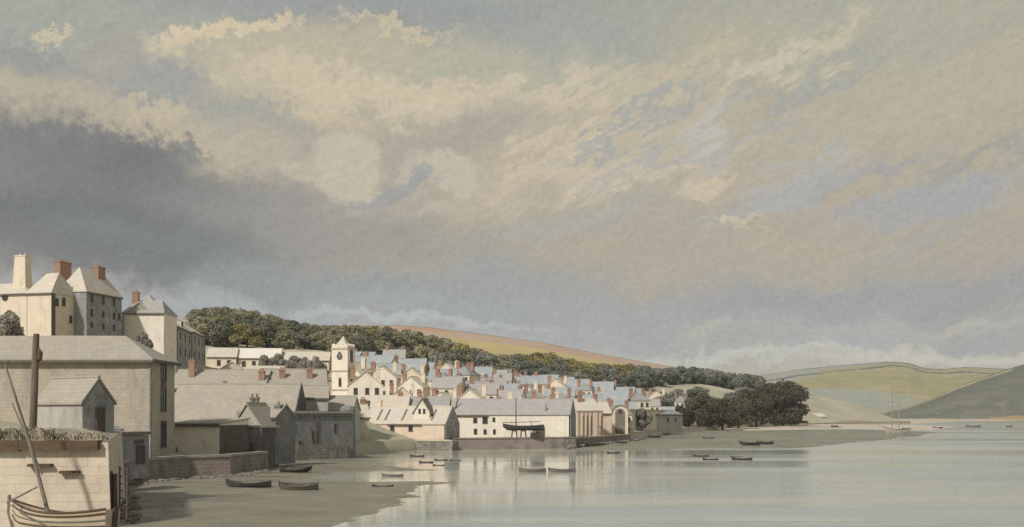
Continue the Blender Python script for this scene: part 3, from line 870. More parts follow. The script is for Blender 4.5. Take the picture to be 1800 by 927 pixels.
# ------------------------------------------------------------------ foreground wharf on the left
WF = [(-14.5, 54.0), (-13.0, 53.0)]
def wharf():
    pl = [Vector((gx(-420, 54), 54)), Vector((gx(190, 54), 54)), Vector((gx(214, 72), 72)), Vector((gx(-420, 74), 74))]
    root = empty('wharf', (pl[1].x, pl[1].y, 0), 0, 'pale limewashed stone wharf with a dark brown timber along its top, nearest the viewer', 'wharf')
    o = pl[1]
    b = MB()
    q = [p - o for p in pl]
    bt = [q[0] + Vector((0, -.3)), q[1] + Vector((.3, -.3)), q[2] + Vector((.3, 0)), q[3]]
    tz = [4.55, 4.50, 4.85, 5.0]
    b.add([(p.x, p.y, -1) for p in bt] + [(p.x, p.y, z) for p, z in zip(q, tz)], [(3, 2, 1, 0), (4, 5, 6, 7), (0, 1, 5, 4), (1, 2, 6, 5), (2, 3, 7, 6), (3, 0, 4, 7)])
    w_ = b.build('masonry', mat('limewashed wharf stone', (0.66, 0.57, 0.45), (0.58, 0.50, 0.395), 0.45, bump=0.55, bscale=2.2, stain=(0.50, 0.425, 0.33), c3=(0.70, 0.61, 0.485), rows=(1.1, 0.46, 0.012, 'wall')), root)
    t = MB()
    x = q[0].x
    while x < -0.8:
        L = random.uniform(2.6, 4.4); x2 = min(x + L, -0.35)
        t.box(x, x2 - 0.04, -0.42 + random.uniform(-.03, .03), 0.3, 4.08 + random.uniform(-.05, .05), 4.60 + random.uniform(-.04, .05)); x = x2
    tb = t.build('capping_timber', brown, root); rough_up(tb, 0.04, 0.8, cut=2)
    # two broken through-timbers showing in the face
    for (px, py, L) in ((70, 818, 1.2), (122, 830, 1.0)):
        p = at(px, py, 53.72); m_ = MB(); m_.box(-L / 2, L / 2, -0.16, 0.3, -0.07, 0.07)
        tt = m_.build('tie_timber', brown, root, loc=(p.x - o.x, p.y - o.y, p.z)); rough_up(tt, 0.03, 2, cut=1)
    # rough ground on the top
    vs, fs = [], []
    nx, ny = 60, 26
    for j in range(ny + 1):
        for i in range(nx + 1):
            u, v = i / nx, j / ny
            A = q[0].lerp(q[1], u); B = q[3].lerp(q[2], u); p = A.lerp(B, v)
            z = (tz[0] + (tz[1] - tz[0]) * u) * (1 - v) + (tz[3] + (tz[2] - tz[3]) * u) * v
            e = min(1, min(u, 1 - u) * 12, v * 8, (1 - v) * 8)
            z += 0.02 + e * (0.18 + 0.30 * (npn(p.x, p.y, 0.35, 6) + 0.3))
            vs.append((p.x, p.y, z))
    for j in range(ny):
        for i in range(nx):
            a = j * (nx + 1) + i; fs.append((a, a + 1, a + nx + 2, a + nx + 1))
    mb = MB(); mb.add([Vector(v) for v in vs], fs)
    mb.build('top_ground', mat('rubbly wharf ground', (0.42, 0.375, 0.29), (0.33, 0.30, 0.24), 0.6, bump=0.5, c3=(0.26, 0.235, 0.195)), root, smooth=True)
    return root, o
wharf_root, wharf_o = wharf()

# ladder and fender pile at the wharf's corner
def ladder(p, h):
    root = empty('quay_ladder', p, R(-10), 'dark timber ladder and fender piles at the corner of the pale wharf', 'ladder')
    for x in (-0.22, 0.22):
        m_ = MB(); m_.tube([(x, 0, -0.5), (x, 0.02, h)], 0.055, 8); m_.build('rail', timber, root)
    k = 0.25
    while k < h - 0.1:
        m_ = MB(); m_.tube([(-0.22, 0, k), (0.22, 0, k)], 0.04, 6); m_.build('rung', timber, root); k += 0.38
    for x in (-0.75, -0.5):
        m_ = MB(); m_.tube([(x, 0.06, -0.6), (x + random.uniform(-.03, .03), 0.05, h + random.uniform(-.6, -.2))], [0.13, 0.11], 8); m_.build('fender_pile', timber, root)
pc = at(209, 0, 54)
ladder((gx(204, 53.6), 54.6, 0.9), 2.3)

# ------------------------------------------------------------------ buildings near the water
def wins(root, face, d_or_w, items, z0, **kw):
    """items: (offset along the wall, world sill z, w, h); face f / r / l"""
    for (u, z, w_, h_) in items:
        if face == 'f': window(root, u, -d_or_w / 2 - 0.001, z - z0, w_, h_, 0, **kw)
        elif face == 'r': window(root, d_or_w / 2 + 0.001, u, z - z0, w_, h_, R(90), **kw)
        elif face == 'l': window(root, -d_or_w / 2 - 0.001, u, z - z0, w_, h_, R(-90), **kw)

def eaves_board(root, w, d, z, ov=0.3, m=None, t=0.09):
    b = MB(); b.box(-w / 2 - ov, w / 2 + ov, -d / 2 - ov - t, -d / 2 - ov + 0.02, z - 0.24, z - 0.02)
    return b.build('gutter', m or timber, root)

# tall buff warehouse
Y0 = 95.0
r, w, d = block('warehouse', 'tall buff warehouse with a hipped roof and three tall windows in its shadowed end', 'warehouse', None,
                (gx(-330, Y0), Y0), (gx(263, Y0), Y0), 7.0, 0.8, 0, CAMZ + (HOR - 634) / 1800 * Y0, 2.55, 'hip', buff, roofbuff, 0.45)
z0 = 0.8
for (pt, pb) in ((640, 668), (682, 722), (740, 785)):
    Ye = 98.6; zt = CAMZ + (HOR - pt) / 1800 * Ye; zb = CAMZ + (HOR - pb) / 1800 * Ye
    window(r, w / 2 + 0.001, 0.25, zb - z0, 1.55, zt - zb, R(90), arch=(pt == 682), bars=True)
eaves_board(r, w, d, CAMZ + (HOR - 634) / 1800 * Y0 - z0, 0.45)
b = MB(); b.box(w / 2 + 0.45, w / 2 + 0.54, -d / 2 - 0.45, d / 2 + 0.45, CAMZ + 96 / 1800 * Y0 - z0 - 0.3, CAMZ + 96 / 1800 * Y0 - z0 - 0.02); b.build('gutter', timber, r)
b = MB(); b.box(w / 2 - 0.02, w / 2 + 0.10, -d / 2 - 0.10, -d / 2 + 0.32, 0, 10.0); b.build('quoin_strip', shadegrey, r)
for u in (-12, -6.5, -1.0):
    window(r, u, -d / 2 - 0.001, 6.9 - z0, 1.0, 1.3)
b = MB(); b.tube([(-1.0, -d / 2 - 0.12, 0.2), (-1.0, -d / 2 - 0.12, 9.8)], 0.07, 8); b.build('drainpipe', greytim, r)

# shed on the wharf
def shed():
    A = at(72, 0, 66.5); 
    r, w, d = block('shed', 'small grey shed with a steep gable and dark doorway standing on the wharf', 'shed', None,
                    (gx(150, 64.5), 64.5), (gx(181, 65.6), 65.6), 6.2, 4.75, 0, CAMZ + (HOR - 706) / 1800 * 65, 1.55, 'gy', shadegrey, roofbuff, 0.16)
    door(r, 0.05, -d / 2, 0.25, 0.42, 1.25)
    return r
r = shed()
# re-set: the shed's long side runs along the wharf, its gable looks right
def shed_long():
    for o in list(r.children): bpy.data.objects.remove(o)
    bpy.data.objects.remove(r)
    z0 = 4.75
    A = Vector((gx(66, 66.0), 66.0)); B = Vector((gx(144, 63.6), 63.6))
    root, w, d = block('shed', 'small grey shed with a steep gable and dark doorway standing on the wharf', 'shed', None,
                       A, B, 2.3, z0, 0, CAMZ + (HOR - 707) / 1800 * 64.5, 1.42, 'gx', greyrend, roofbuff, 0.14)
    g = MB(); g.prism([(w / 2 + 0.012, -d / 2 + .02, 0), (w / 2 + 0.012, d / 2 - .02, 0), (w / 2 + 0.012, d / 2 - .02, 1.95), (w / 2 + 0.012, 0, 3.3), (w / 2 + 0.012, -d / 2 + .02, 1.95)], (0.05, 0, 0))
    g.build('gable_shade', shadegrey, root)  # gable turned from the sun, overlaid in the shade-darkened grey
    door(root, w / 2 + 0.07, 0.1, 0.15, 0.45, 1.45, R(90))
    return root
shed_long()
# lean-to right of the shed and the low grey store by the water
r, w, d = block('lean_to', 'low grey lean-to with a sloping slate roof squeezed between wharf and warehouse', 'lean-to', None,
                (gx(178, 75), 75), (gx(214, 77), 77), 3.0, 0.5, 0, 4.75, 1.1, 'lean', shadegrey, roofgrey, 0.12)
r, w, d = block('store', 'low flat-topped grey store in front of the foot of the tall buff warehouse', 'store', None,
                (gx(206, 86.5), 86.5), (gx(262, 89.5), 89.5), 3.2, 0.4, 0, 4.15, 0, 'flat', shadegrey, greytim, 0.1)
door(r, 0.75, -d / 2, 1.3, 0.7, 1.5)
window(r, 0.6, -d / 2 - 0.001, 3.2, 1.0, 0.18, bars=False)

# low lean-to right of the warehouse
r, w, d = block('waterside_store', 'low pale store with a blank front and dark end wall, right of the tall warehouse', 'store', None,
                (gx(303, 106), 106), (gx(386, 104), 104), 5, 0.4, 0, CAMZ + (HOR - 746) / 1800 * 105, 0.5, 'lean', white, roofbuff, 0.15)
b = MB(); b.box(w / 2 + 0.011, w / 2 + 0.05, -d / 2, d / 2, 0, CAMZ + (HOR - 746) / 1800 * 105 - 0.4 - 0.1); b.build('end_shade', timber, r)  # dark sheet stands in for shade on the right end
eaves_board(r, w, d, CAMZ + (HOR - 746) / 1800 * 105 - 0.4, 0.15)
b = MB(); b.tube([(-w / 2 + 0.6, -d / 2 - 0.1, 0.4), (-w / 2 + 0.6, -d / 2 - 0.1, 2.2)], 0.06, 6); b.build('drainpipe', timber, r)

# long range with the great buff roof
YF = 137
ze = CAMZ + (HOR - 742) / 1800 * YF
r, w, d = block('long_range', 'long building with one great buff roof slope and a dark steep right gable', 'building', None,
                (gx(296, YF + 1), YF + 1), (gx(512, YF), YF), 8.2, 0.4, 0, ze, CAMZ + (HOR - 677) / 1800 * (YF + 4.5) - ze, 'gx', greyrend, roofbuff, 0.2)
b = MB(); hh = ze - 0.4; rr = CAMZ + (HOR - 677) / 1800 * (YF + 4.5) - ze
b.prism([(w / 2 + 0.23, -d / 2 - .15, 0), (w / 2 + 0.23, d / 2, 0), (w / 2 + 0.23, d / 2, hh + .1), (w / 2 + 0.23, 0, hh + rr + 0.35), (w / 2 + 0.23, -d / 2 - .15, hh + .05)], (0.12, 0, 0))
b.build('gable_wall', shadegable, r)  # dark skin gives the right gable its shade by colour
chimney(r, -2.2, 0.4, hh + rr - 0.3, hh + rr + 0.2, 0.8, 0.6, greytim, 2)

# small gabled house with its feet in the tide
YG = 110.5
zg = CAMZ + (HOR - 748) / 1800 * YG
r, w, d = block('gabled_house', 'small waterside house with a pale front gable above a grey lower wall', 'house', None,
                (gx(411, YG), YG), (gx(459, YG - 0.7), YG - 0.7), 4.2, 0.0, 0, zg, CAMZ + (HOR - 711) / 1800 * YG - zg, 'gy', shadefront, roofbuff, 0.22)
b = MB(); b.prism([(-w / 2 + .1, -d / 2 - 0.06, zg + 0.02), (w / 2 - .1, -d / 2 - 0.06, zg + 0.02), (0, -d / 2 - 0.06, zg + CAMZ + (HOR - 713) / 1800 * YG - zg - 0.1)], (0, 0.05, 0)); b.build('gable_front', greyrend, r)
b = MB(); b.box(-w / 2 - 0.15, w / 2 + 0.15, -d / 2 - 0.14, -d / 2 - 0.002, zg - 0.22, zg); b.build('string_course', timber, r)
b = MB(); b.box(w / 2 + 0.002, w / 2 + 0.05, -d / 2, d / 2, 0.2, zg - 0.1); b.build('end_shade', timber, r)  # shade of the right side, laid on as a dark sheet
door(r, 0.25, -d / 2, 1.0, 0.8, 1.7)
window(r, -0.7, -d / 2 - 0.001, 3.1, 0.6, 0.8)
for x in (-1.3, -0.75):
    chimney(r, x, 1.6, zg + 0.4, zg + 3.1, 0.38, 0.38, greytim, 1)
r, w, d = block('back_wing', 'low wing with a dark chimney, right of the small gabled house', 'house', None,
                (gx(446, 114), 114), (gx(484, 113), 113), 4, 0.4, 0, CAMZ + (HOR - 734) / 1800 * 113, 1.35, 'gx', shadefront, roofbuff, 0.15)
chimney(r, w / 2 - 0.5, -0.6, 5.0, CAMZ + (HOR - 712) / 1800 * 113 - 0.4, 0.75, 0.6, shadefront, 1)
eaves_board(r, w, d, CAMZ + (HOR - 734) / 1800 * 113 - 0.4, 0.15)

# dark grey house standing in the water, cloud shadow put into its wall colour
YH = 136
zh = CAMZ + (HOR - 727) / 1800 * YH
r, w, d = block('dark_house', 'dark grey flat-topped waterside house with a rounded corner, its foot in the tide', 'house', None,
                (gx(466, YH - 9), YH - 9), (gx(619, YH), YH), 7, -0.5, 0, zh, 0, 'flat', shadefront, roofgrey, 0.1)
z0 = -0.5
for px, pt, pb in ((549.5, 757, 772), (556.5, 759, 775), (516, 742, 757), (590, 745, 760), (527, 773, 786)):
    u = (px - 545) / 153 * w
    window(r, u, -d / 2 - 0.001, CAMZ + (HOR - pb) / 1800 * YH - z0, 0.42, (pb - pt) / 1800 * YH, bars=False)
b = MB(); b.tube([(0.9, -d / 2 - 0.1, 2.3), (0.9, -d / 2 - 0.1, zh - z0)], 0.07, 6); b.build('drainpipe', timber, r)
b = MB(); b.tube([(w / 2, -d / 2 + 1.05, 0), (w / 2, -d / 2 + 1.05, zh - z0 + 0.5), (w / 2, -d / 2 + 1.05, zh - z0 + 0.9), (w / 2, -d / 2 + 1.05, zh - z0 + 1.1)], [1.08, 1.04, 0.8, 0.25], 20); b.build('corner_turret', shadefront, r, smooth=False)
b = MB(); b.box(-w / 2 - .02, w / 2 - 0.9, -d / 2 - 0.28, -d / 2 - 0.002, 0.2, 2.55); b.build('plinth', weedst, r); 
b = MB(); b.box(-w / 2 - 0.1, w / 2, -d / 2 - 0.17, -d / 2 - 0.002, zh - z0 - 0.35, zh - z0 - 0.12); b.build('string_course', timber, r)
r, w, d = block('roofed_store', 'low pale-roofed building just behind the dark grey waterside house', 'building', None,
                (gx(528, 147), 147), (gx(618, 147), 147), 8, 1.0, 0, CAMZ + (HOR - 722) / 1800 * 147, 2.0, 'gx', greyrend, roofbuff, 0.2)
eaves_board(r, w, d, CAMZ + (HOR - 722) / 1800 * 147 - 1.0, 0.2)

# terrace with three red chimneys, seen over the great roof
YI = 150
zi = CAMZ + (HOR - 682) / 1800 * YI
def range_house(label, pl, Yl, pr, Yr, eave, ridge, dep, z0, wm, rm, chs=(), right=None, name='terrace_house', roof='gx', group=None, cw=0.85, ch_m=None, boards=True):
    Ym = (Yl + Yr) / 2
    ze_ = CAMZ + (HOR - eave) / 1800 * Ym
    rise = CAMZ + (HOR - ridge) / 1800 * (Ym + dep / 2) - ze_
    r, w, d = block(name, label, 'house', group, (gx(pl, Yl), Yl), (gx(pr, Yr), Yr), dep, z0, 0, ze_, rise, roof, wm, rm, 0.2)
    for (px, ptop, pbot, yy) in chs:
        u = ((px - pl) / (pr - pl) - 0.5) * w
        zt = CAMZ + (HOR - ptop) / 1800 * (Ym + dep / 2 + yy); zb = CAMZ + (HOR - pbot) / 1800 * (Ym + dep / 2 + yy)
        chimney(r, u, yy, zb - z0, zt - z0, cw, cw * 0.7, ch_m or brick, 2)
    if right:
        hh = ze_ - z0
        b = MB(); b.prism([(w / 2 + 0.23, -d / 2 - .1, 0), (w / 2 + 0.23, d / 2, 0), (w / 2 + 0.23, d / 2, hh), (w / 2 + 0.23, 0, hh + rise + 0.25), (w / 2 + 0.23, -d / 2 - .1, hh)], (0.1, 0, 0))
        b.build('gable_wall', right, r)  # right gable covered in a dark tone to look shaded
    if boards: eaves_board(r, w, d, ze_ - z0, 0.2)
    return r, w, d, ze_, rise
range_house('buff-roofed terrace house with one red chimney just behind the buff warehouse', 300, 147, 385, 147, 683, 652, 8, 3, greyrend, roofbuff, [(328, 634, 664, -1.5)])
range_house('buff-roofed terrace house with a single red chimney at its right end', 385.5, 147, 463, 147, 683, 652, 8, 4, greyrend, roofbuff, [(455, 652, 672, -2.2)])
range_house('long buff-roofed terrace house with two red chimneys and a dark pointed gable beside the tower', 464, 147.4, 574, 149.4, 684, 651, 9, 4, greyrend, roofbuff, [(496, 650, 676, -2.0), (545, 649, 676, -2.0)], right=shadegable)
range_house('small pale-roofed house tucked between the dark gable and the dark grey house', 530, 143, 576, 143.5, 700, 680, 5, 2, greyrend, roofbuff)

# church tower
def church():
    Yt = 205.0; z0 = gz(gx(596, Yt), Yt) - 2
    wpx = 26 / 1800 * Yt
    A = Vector((gx(583, Yt), Yt)); B = Vector((gx(611, Yt - 1.0), Yt - 1.0))
    w = (B - A).length; rot = math.atan2(B.y - A.y, B.x - A.x); back = Vector((-math.sin(rot), math.cos(rot)))
    c = (A + B) / 2 + back * w / 2
    root = empty('church_tower', (c.x, c.y, z0), rot, 'slim pale church tower with a dark right side, a small clock and a pointed cap', 'church tower')
    zt = CAMZ + (HOR - 613) / 1800 * Yt - z0
    b = MB(); h = w / 2; b.box(-h, h, -h, h, 0, zt)
    b.build('wall', white, root)
    for z in (zt - 0.05, zt * 0.62, zt * 0.3):
        s = MB(); e = 0.14
        s.box(-h - e, h + e, -h - e, -h - 0.002, z - 0.15, z + 0.15); s.box(-h - e, h + e, h + 0.002, h + e, z - 0.15, z + 0.15); s.box(-h - e, -h - 0.002, -h, h, z - 0.15, z + 0.15); s.box(h + 0.002, h + e, -h, h, z - 0.15, z + 0.15)
        s.build('string_course', palequay, root)
    p = MB()                                           # parapet with battlements
    t = 0.3
    for (x0, x1, y0, y1) in ((-h, h, -h, -h + t), (-h, h, h - t, h), (-h, -h + t, -h + t, h - t), (h - t, h, -h + t, h - t)):
        p.box(x0, x1, y0, y1, zt + 0.151, zt + 0.6)
    for k in range(4):
        u = -h + (k + 0.5) * w / 4
        for (x, y) in ((u, -h + t / 2), (u, h - t / 2), (-h + t / 2, u), (h - t / 2, u)):
            p.box(x - 0.22, x + 0.22, y - t / 2, y + t / 2, zt + 0.6, zt + 0.95)
    p.build('parapet', white, root)
    cpm = MB(); zz = zt + 0.2; ap = CAMZ + (HOR - 590) / 1800 * Yt - z0
    cpm.add([Vector(v) for v in [(-h + .35, -h + .35, zz), (h - .35, -h + .35, zz), (h - .35, h - .35, zz), (-h + .35, h - .35, zz), (0, 0, ap)]], [(0, 1, 4), (1, 2, 4), (2, 3, 4), (3, 0, 4), (3, 2, 1, 0)])
    cpo = cpm.build('roof', roofpale, root)
    v = MB(); v.tube([(0, 0, ap - 0.2), (0, 0, ap + 1.0)], 0.05, 6); v.box(-0.35, 0.35, -0.02, 0.02, ap + 0.6, ap + 0.7); v.build('weathervane', timber, cpo)
    zc = CAMZ + (HOR - 627) / 1800 * Yt - z0
    k = MB(); k.tube([(0, -h - 0.10, zc), (0, -h + 0.05, zc)], 0.62, 20); f = k.build('clock_face', lead, root)
    k = MB(); k.box(-0.03, 0.03, -h - 0.13, -h - 0.105, zc, zc + 0.5); k.box(0, 0.34, -h - 0.13, -h - 0.105, zc - 0.03, zc + 0.03); k.build('clock_hand', framel, f)
    window(root, 0, -h - 0.001, zt - 2.1, 0.7, 1.1, arch=True, bars=False)
    window(root, h + 0.001, 0, zt - 2.6, 1.1, 1.9, R(90), arch=True)
    window(root, h + 0.001, 0, zt - 7.0, 0.6, 1.6, R(90), arch=True, bars=False)
    window(root, 0.1, -h - 0.001, zt * 0.36, 0.6, 1.4, arch=True, bars=False)
    # nave stepping away behind
    return root
church()
range_house('church nave with a pale roof at the foot of the slim tower', 600, 203, 640, 210, 712, 686, 10, 5, cream, roofpale, [], name='church_nave')

# ------------------------------------------------------------------ houses on the rise at the upper left
def upper():
    Y = 168.0; s = Y / 1800
    def zz(py, y=Y): return CAMZ + (HOR - py) / 1800 * y
    # cream house with the tall stack
    z0 = gz(gx(50, Y), Y) - 3
    r, w, d = block('tall_stack_house', 'cream house with one very tall tapering chimney and a round window', 'house', 'houses on the rise',
                    (gx(-60, Y + 3), Y + 3), (gx(47, Y), Y), 7.5, z0, 0, zz(516), zz(497, Y + 4) - zz(516), 'hip', cream, roofpale, 0.2)
    chimney(r, w / 2 - 3.2, -0.9, zz(502) - z0, zz(444) - z0, 2.6, 1.7, cream, 2, taper=0.22)
    b = MB(); b.tube([(w / 2 - 4.2, -d / 2 - .06, zz(522) - z0), (w / 2 - 4.2, -d / 2 + .05, zz(522) - z0)], 0.62, 16); f = b.build('round_window', framew, r)
    b = MB(); b.tube([(w / 2 - 4.2, -d / 2 - .075, zz(522) - z0), (w / 2 - 4.2, -d / 2 - .05, zz(522) - z0)], 0.5, 16); b.build('pane', glass, f)
    eaves_board(r, w, d, zz(516) - z0, 0.2)
    wins(r, 'f', d, [(-2.2, zz(552), 0.9, 1.3), (1.6, zz(572), 0.9, 1.2)], z0, frame=framel)
    # cream house with hipped roof and dark right side
    Y2 = 167.5
    r, w, d = block('hipped_house', 'cream hipped-roof house with a small red chimney, beside the tall tapering one', 'house', 'houses on the rise',
                    (gx(48, Y2), Y2), (gx(90, Y2 - 1.2), Y2 - 1.2), 6.5, z0, 0, zz(517), zz(481, Y2 + 3) - zz(517), 'hip', cream, roofpale, 0.18, rl=0.26)
    chimney(r, -w / 2 + 0.7, 0.6, zz(512) - z0, zz(479) - z0, 1.1, 0.9, brick, 2)
    wins(r, 'r', w, [(-1.9, zz(538), 0.7, 1.2), (-0.3, zz(536), 0.8, 1.3), (1.4, zz(565), 0.7, 1.2)], z0)
    b = MB(); b.box(w / 2 + .002, w / 2 + .08, -d / 2, -d / 2 + 0.9, 0, zz(518) - z0); b.build('corner_boards', timber, r)
    eaves_board(r, w, d, zz(517) - z0, 0.18)
    # long pale roof running down to the right with the dark wall under it
    Y3 = 175.0
    A = Vector((gx(104, 171), 171.0)); B = Vector((gx(158, 178), 178.0))
    r, w, d = block('wing_house', 'lower grey-walled wing with a steep pale roof and one broad red chimney', 'house', 'houses on the rise',
                    A, B, 6.0, z0, 0, zz(531, 174), zz(497, 177) - zz(531, 174), 'gx', greyrend, roofpale, 0.2)
    chimney(r, -w / 2 + 4.0, -0.2, zz(508, 177) - z0, zz(463, 177) - z0, 2.7, 1.3, brick, 3)
    b = MB(); b.box(-w / 2 + 0.2, 0.4, -d / 2 - 0.09, -d / 2 - 0.002, zz(556, 173) - z0, zz(554, 173) - z0); b.build('string_course', timber, r)
    wins(r, 'f', d, [(-w / 4, zz(575, 173), 0.7, 1.2), (w / 4 - 0.4, zz(548, 174), 0.7, 1.1)], z0)
    # tall house, side toned dark for shade, with three rows of windows
    A = Vector((gx(152, 171), 171.0)); B = Vector((gx(214, 180.5), 180.5))
    r, w, d = block('tall_house', 'tall dark grey house with three rows of small windows under a pale hipped roof', 'house', 'houses on the rise',
                    A, B, 5.5, z0, 0, zz(518, 175), zz(477, 179) - zz(518, 175), 'hip', shadegrey, roofpale, 0.15, rl=0.30)
    chimney(r, 1.6, -0.5, zz(500, 178) - z0, zz(470, 178) - z0, 2.0, 1.2, brick, 3)
    for rowpy, hh_ in ((527, 13), (552, 12), (573, 10)):
        for k, u in enumerate((-0.36, -0.04, 0.27, 0.42)):
            if k == 3 and rowpy != 552: continue
            window(r, u * w, -d / 2 - 0.001, zz(rowpy + hh_ / 2, 175) - z0, 0.62, hh_ * s)
    eaves_board(r, w, d, zz(518, 175) - z0, 0.15)
    # bright white gable house
    Y4 = 183.0
    z0 = gz(gx(255, Y4), Y4) - 3
    r, w, d = block('white_house', 'bright white house with a red chimney right of the tall dark one', 'house', 'houses on the rise',
                    (gx(216, Y4), Y4), (gx(288, Y4), Y4), 7, z0, 0, zz(551, Y4), zz(528, Y4 + 3.5) - zz(551, Y4), 'hip', white, rooflav, 0.15, rl=0.3)
    chimney(r, -w / 2 + 1.2, -0.5, zz(545, Y4) - z0, zz(514, Y4 + 3) - z0, 1.1, 0.9, brick, 2)
    eaves_board(r, w, d, zz(551, Y4) - z0, 0.15)
    r2, w2, d2 = block('cream_house', 'narrow cream house with a plain lavender hipped roof behind the bright white one', 'house', 'houses on the rise',
                    (gx(232, Y4 + 9), Y4 + 9), (gx(275, Y4 + 9), Y4 + 9), 5, z0, 0, zz(540, Y4 + 9), zz(517, Y4 + 11) - zz(540, Y4 + 9), 'hip', cream, rooflav, 0.15)
    # terrace running back downhill
    segs = [(288, 184, 311, 197, 574, 541), (312, 197.6, 337, 213, 580, 553), (338, 213.6, 360, 230, 588, 566)]
    names = ['grey-sided terrace house with a long pale roof, next to the bright white house', 'grey-sided terrace house with a pale roof and dormer, middle of the three running downhill',
             'grey-sided terrace house with a low pale roof, lowest of the three and nearest the wood']
    for (pl, yl, pr, yr, ev, rg), nm in zip(segs, names):
        ym = (yl + yr) / 2
        z0 = gz(gx((pl + pr) / 2, ym), ym) - 2.5
        ze_ = zz(ev, ym)
        r, w, d = block('terrace_house', nm, 'house', 'terrace on the rise', (gx(pl, yl), yl), (gx(pr, yr), yr), 8.5, z0, 0, ze_, zz(rg, ym + 2) - ze_, 'gx', greyst, roofpale, 0.2)
        eaves_board(r, w, d, ze_ - z0, 0.2)
        for u in (-0.32, 0.02, 0.34):
            for dz in (-2.2, -5.2, -7.8):
                if ze_ + dz > z0 + 3: window(r, u * w, -d / 2 - 0.001, ze_ + dz - z0, 0.8, 1.4)
        b = MB(); b.box(w / 2 - 0.35, w / 2 - 0.05, -d / 2 - 0.12, -d / 2 - 0.002, 0, ze_ - z0 - 0.25); b.build('pilaster', timber, r)
        if 'dormer' in nm:
            b = MB(); b.prism([(-1.2, -d / 2 + 0.5, ze_ - z0 + 0.6), (1.2, -d / 2 + 0.5, ze_ - z0 + 0.6), (1.2, -d / 2 + 0.5, ze_ - z0 + 1.7), (-1.2, -d / 2 + 0.5, ze_ - z0 + 1.7)], (0, 2.5, 0)); dm = b.build('dormer', roofpale, r)
            window(dm, 0, -d / 2 + 0.499, ze_ - z0 + 0.8, 0.9, 0.8)
        chimney(r, w / 2 - 0.6, 0, ze_ - z0 + zz(rg, ym + 2) - ze_ - 0.6, zz(rg, ym + 2) - z0 + 1.3, 0.8, 0.6, greyrend if 'lowest' in nm else cream, 2)
upper()

# ------------------------------------------------------------------ cream row under the wood
def row_k():
    lab = ['pale cream house with two dark windows, leftmost of the row under the wood',
           'long pale cream house with a whitewashed roof below the wood',
           'pale cream house with a low roof below the wood, left of the church tower']
    segs = [(364, 415, 250, 628, 613), (418, 492, 252, 630, 614), (495, 578, 254, 634, 620)]
    for nm, (pl, pr, Y, ev, rg) in zip(lab, segs):
        z0 = gz(gx((pl + pr) / 2, Y), Y) - 2
        r, w, d, ze_, rise = range_house(nm, pl, Y, pr, Y + 1, ev, rg, 7, z0, cream, roofpale if rg != 614 else mat('whitewashed roof', (0.74, 0.70, 0.62), (0.66, 0.61, 0.53), 1.0, bump=0.3), [], name='hillside_house', group='row under the wood')
        n = 2 if pl == 364 else 4
        for k in range(n):
            window(r, (-0.1 + 0.35 * k if n == 2 else -0.36 + k * 0.24) * w, -d / 2 - 0.001, ze_ - z0 - 2.0, 0.9, 1.3)
    z0 = gz(gx(408, 232), 232) - 2
    range_house('small house with a white gable roof below the pale cream row', 384, 230, 432, 232, 651, 638, 6, z0, cream, mat('whitewashed roof', (0.7, 0.7, 0.7)), [], name='hillside_house', roof='gy')
    z0 = gz(gx(470, 235), 235) - 2
    range_house('low pale house between the garden bushes and the red chimneys below', 440, 226, 500, 228, 652, 645, 5, z0, cream, roofpale, [], name='hillside_house')
row_k()

range_house('cream house with a pale roof squeezed between the dark grey house and the dormer row', 610, 159, 649, 160, 734, 711, 6, 0.3, cream, roofpale, [(643, 702, 718, 0)], name='waterside_house')

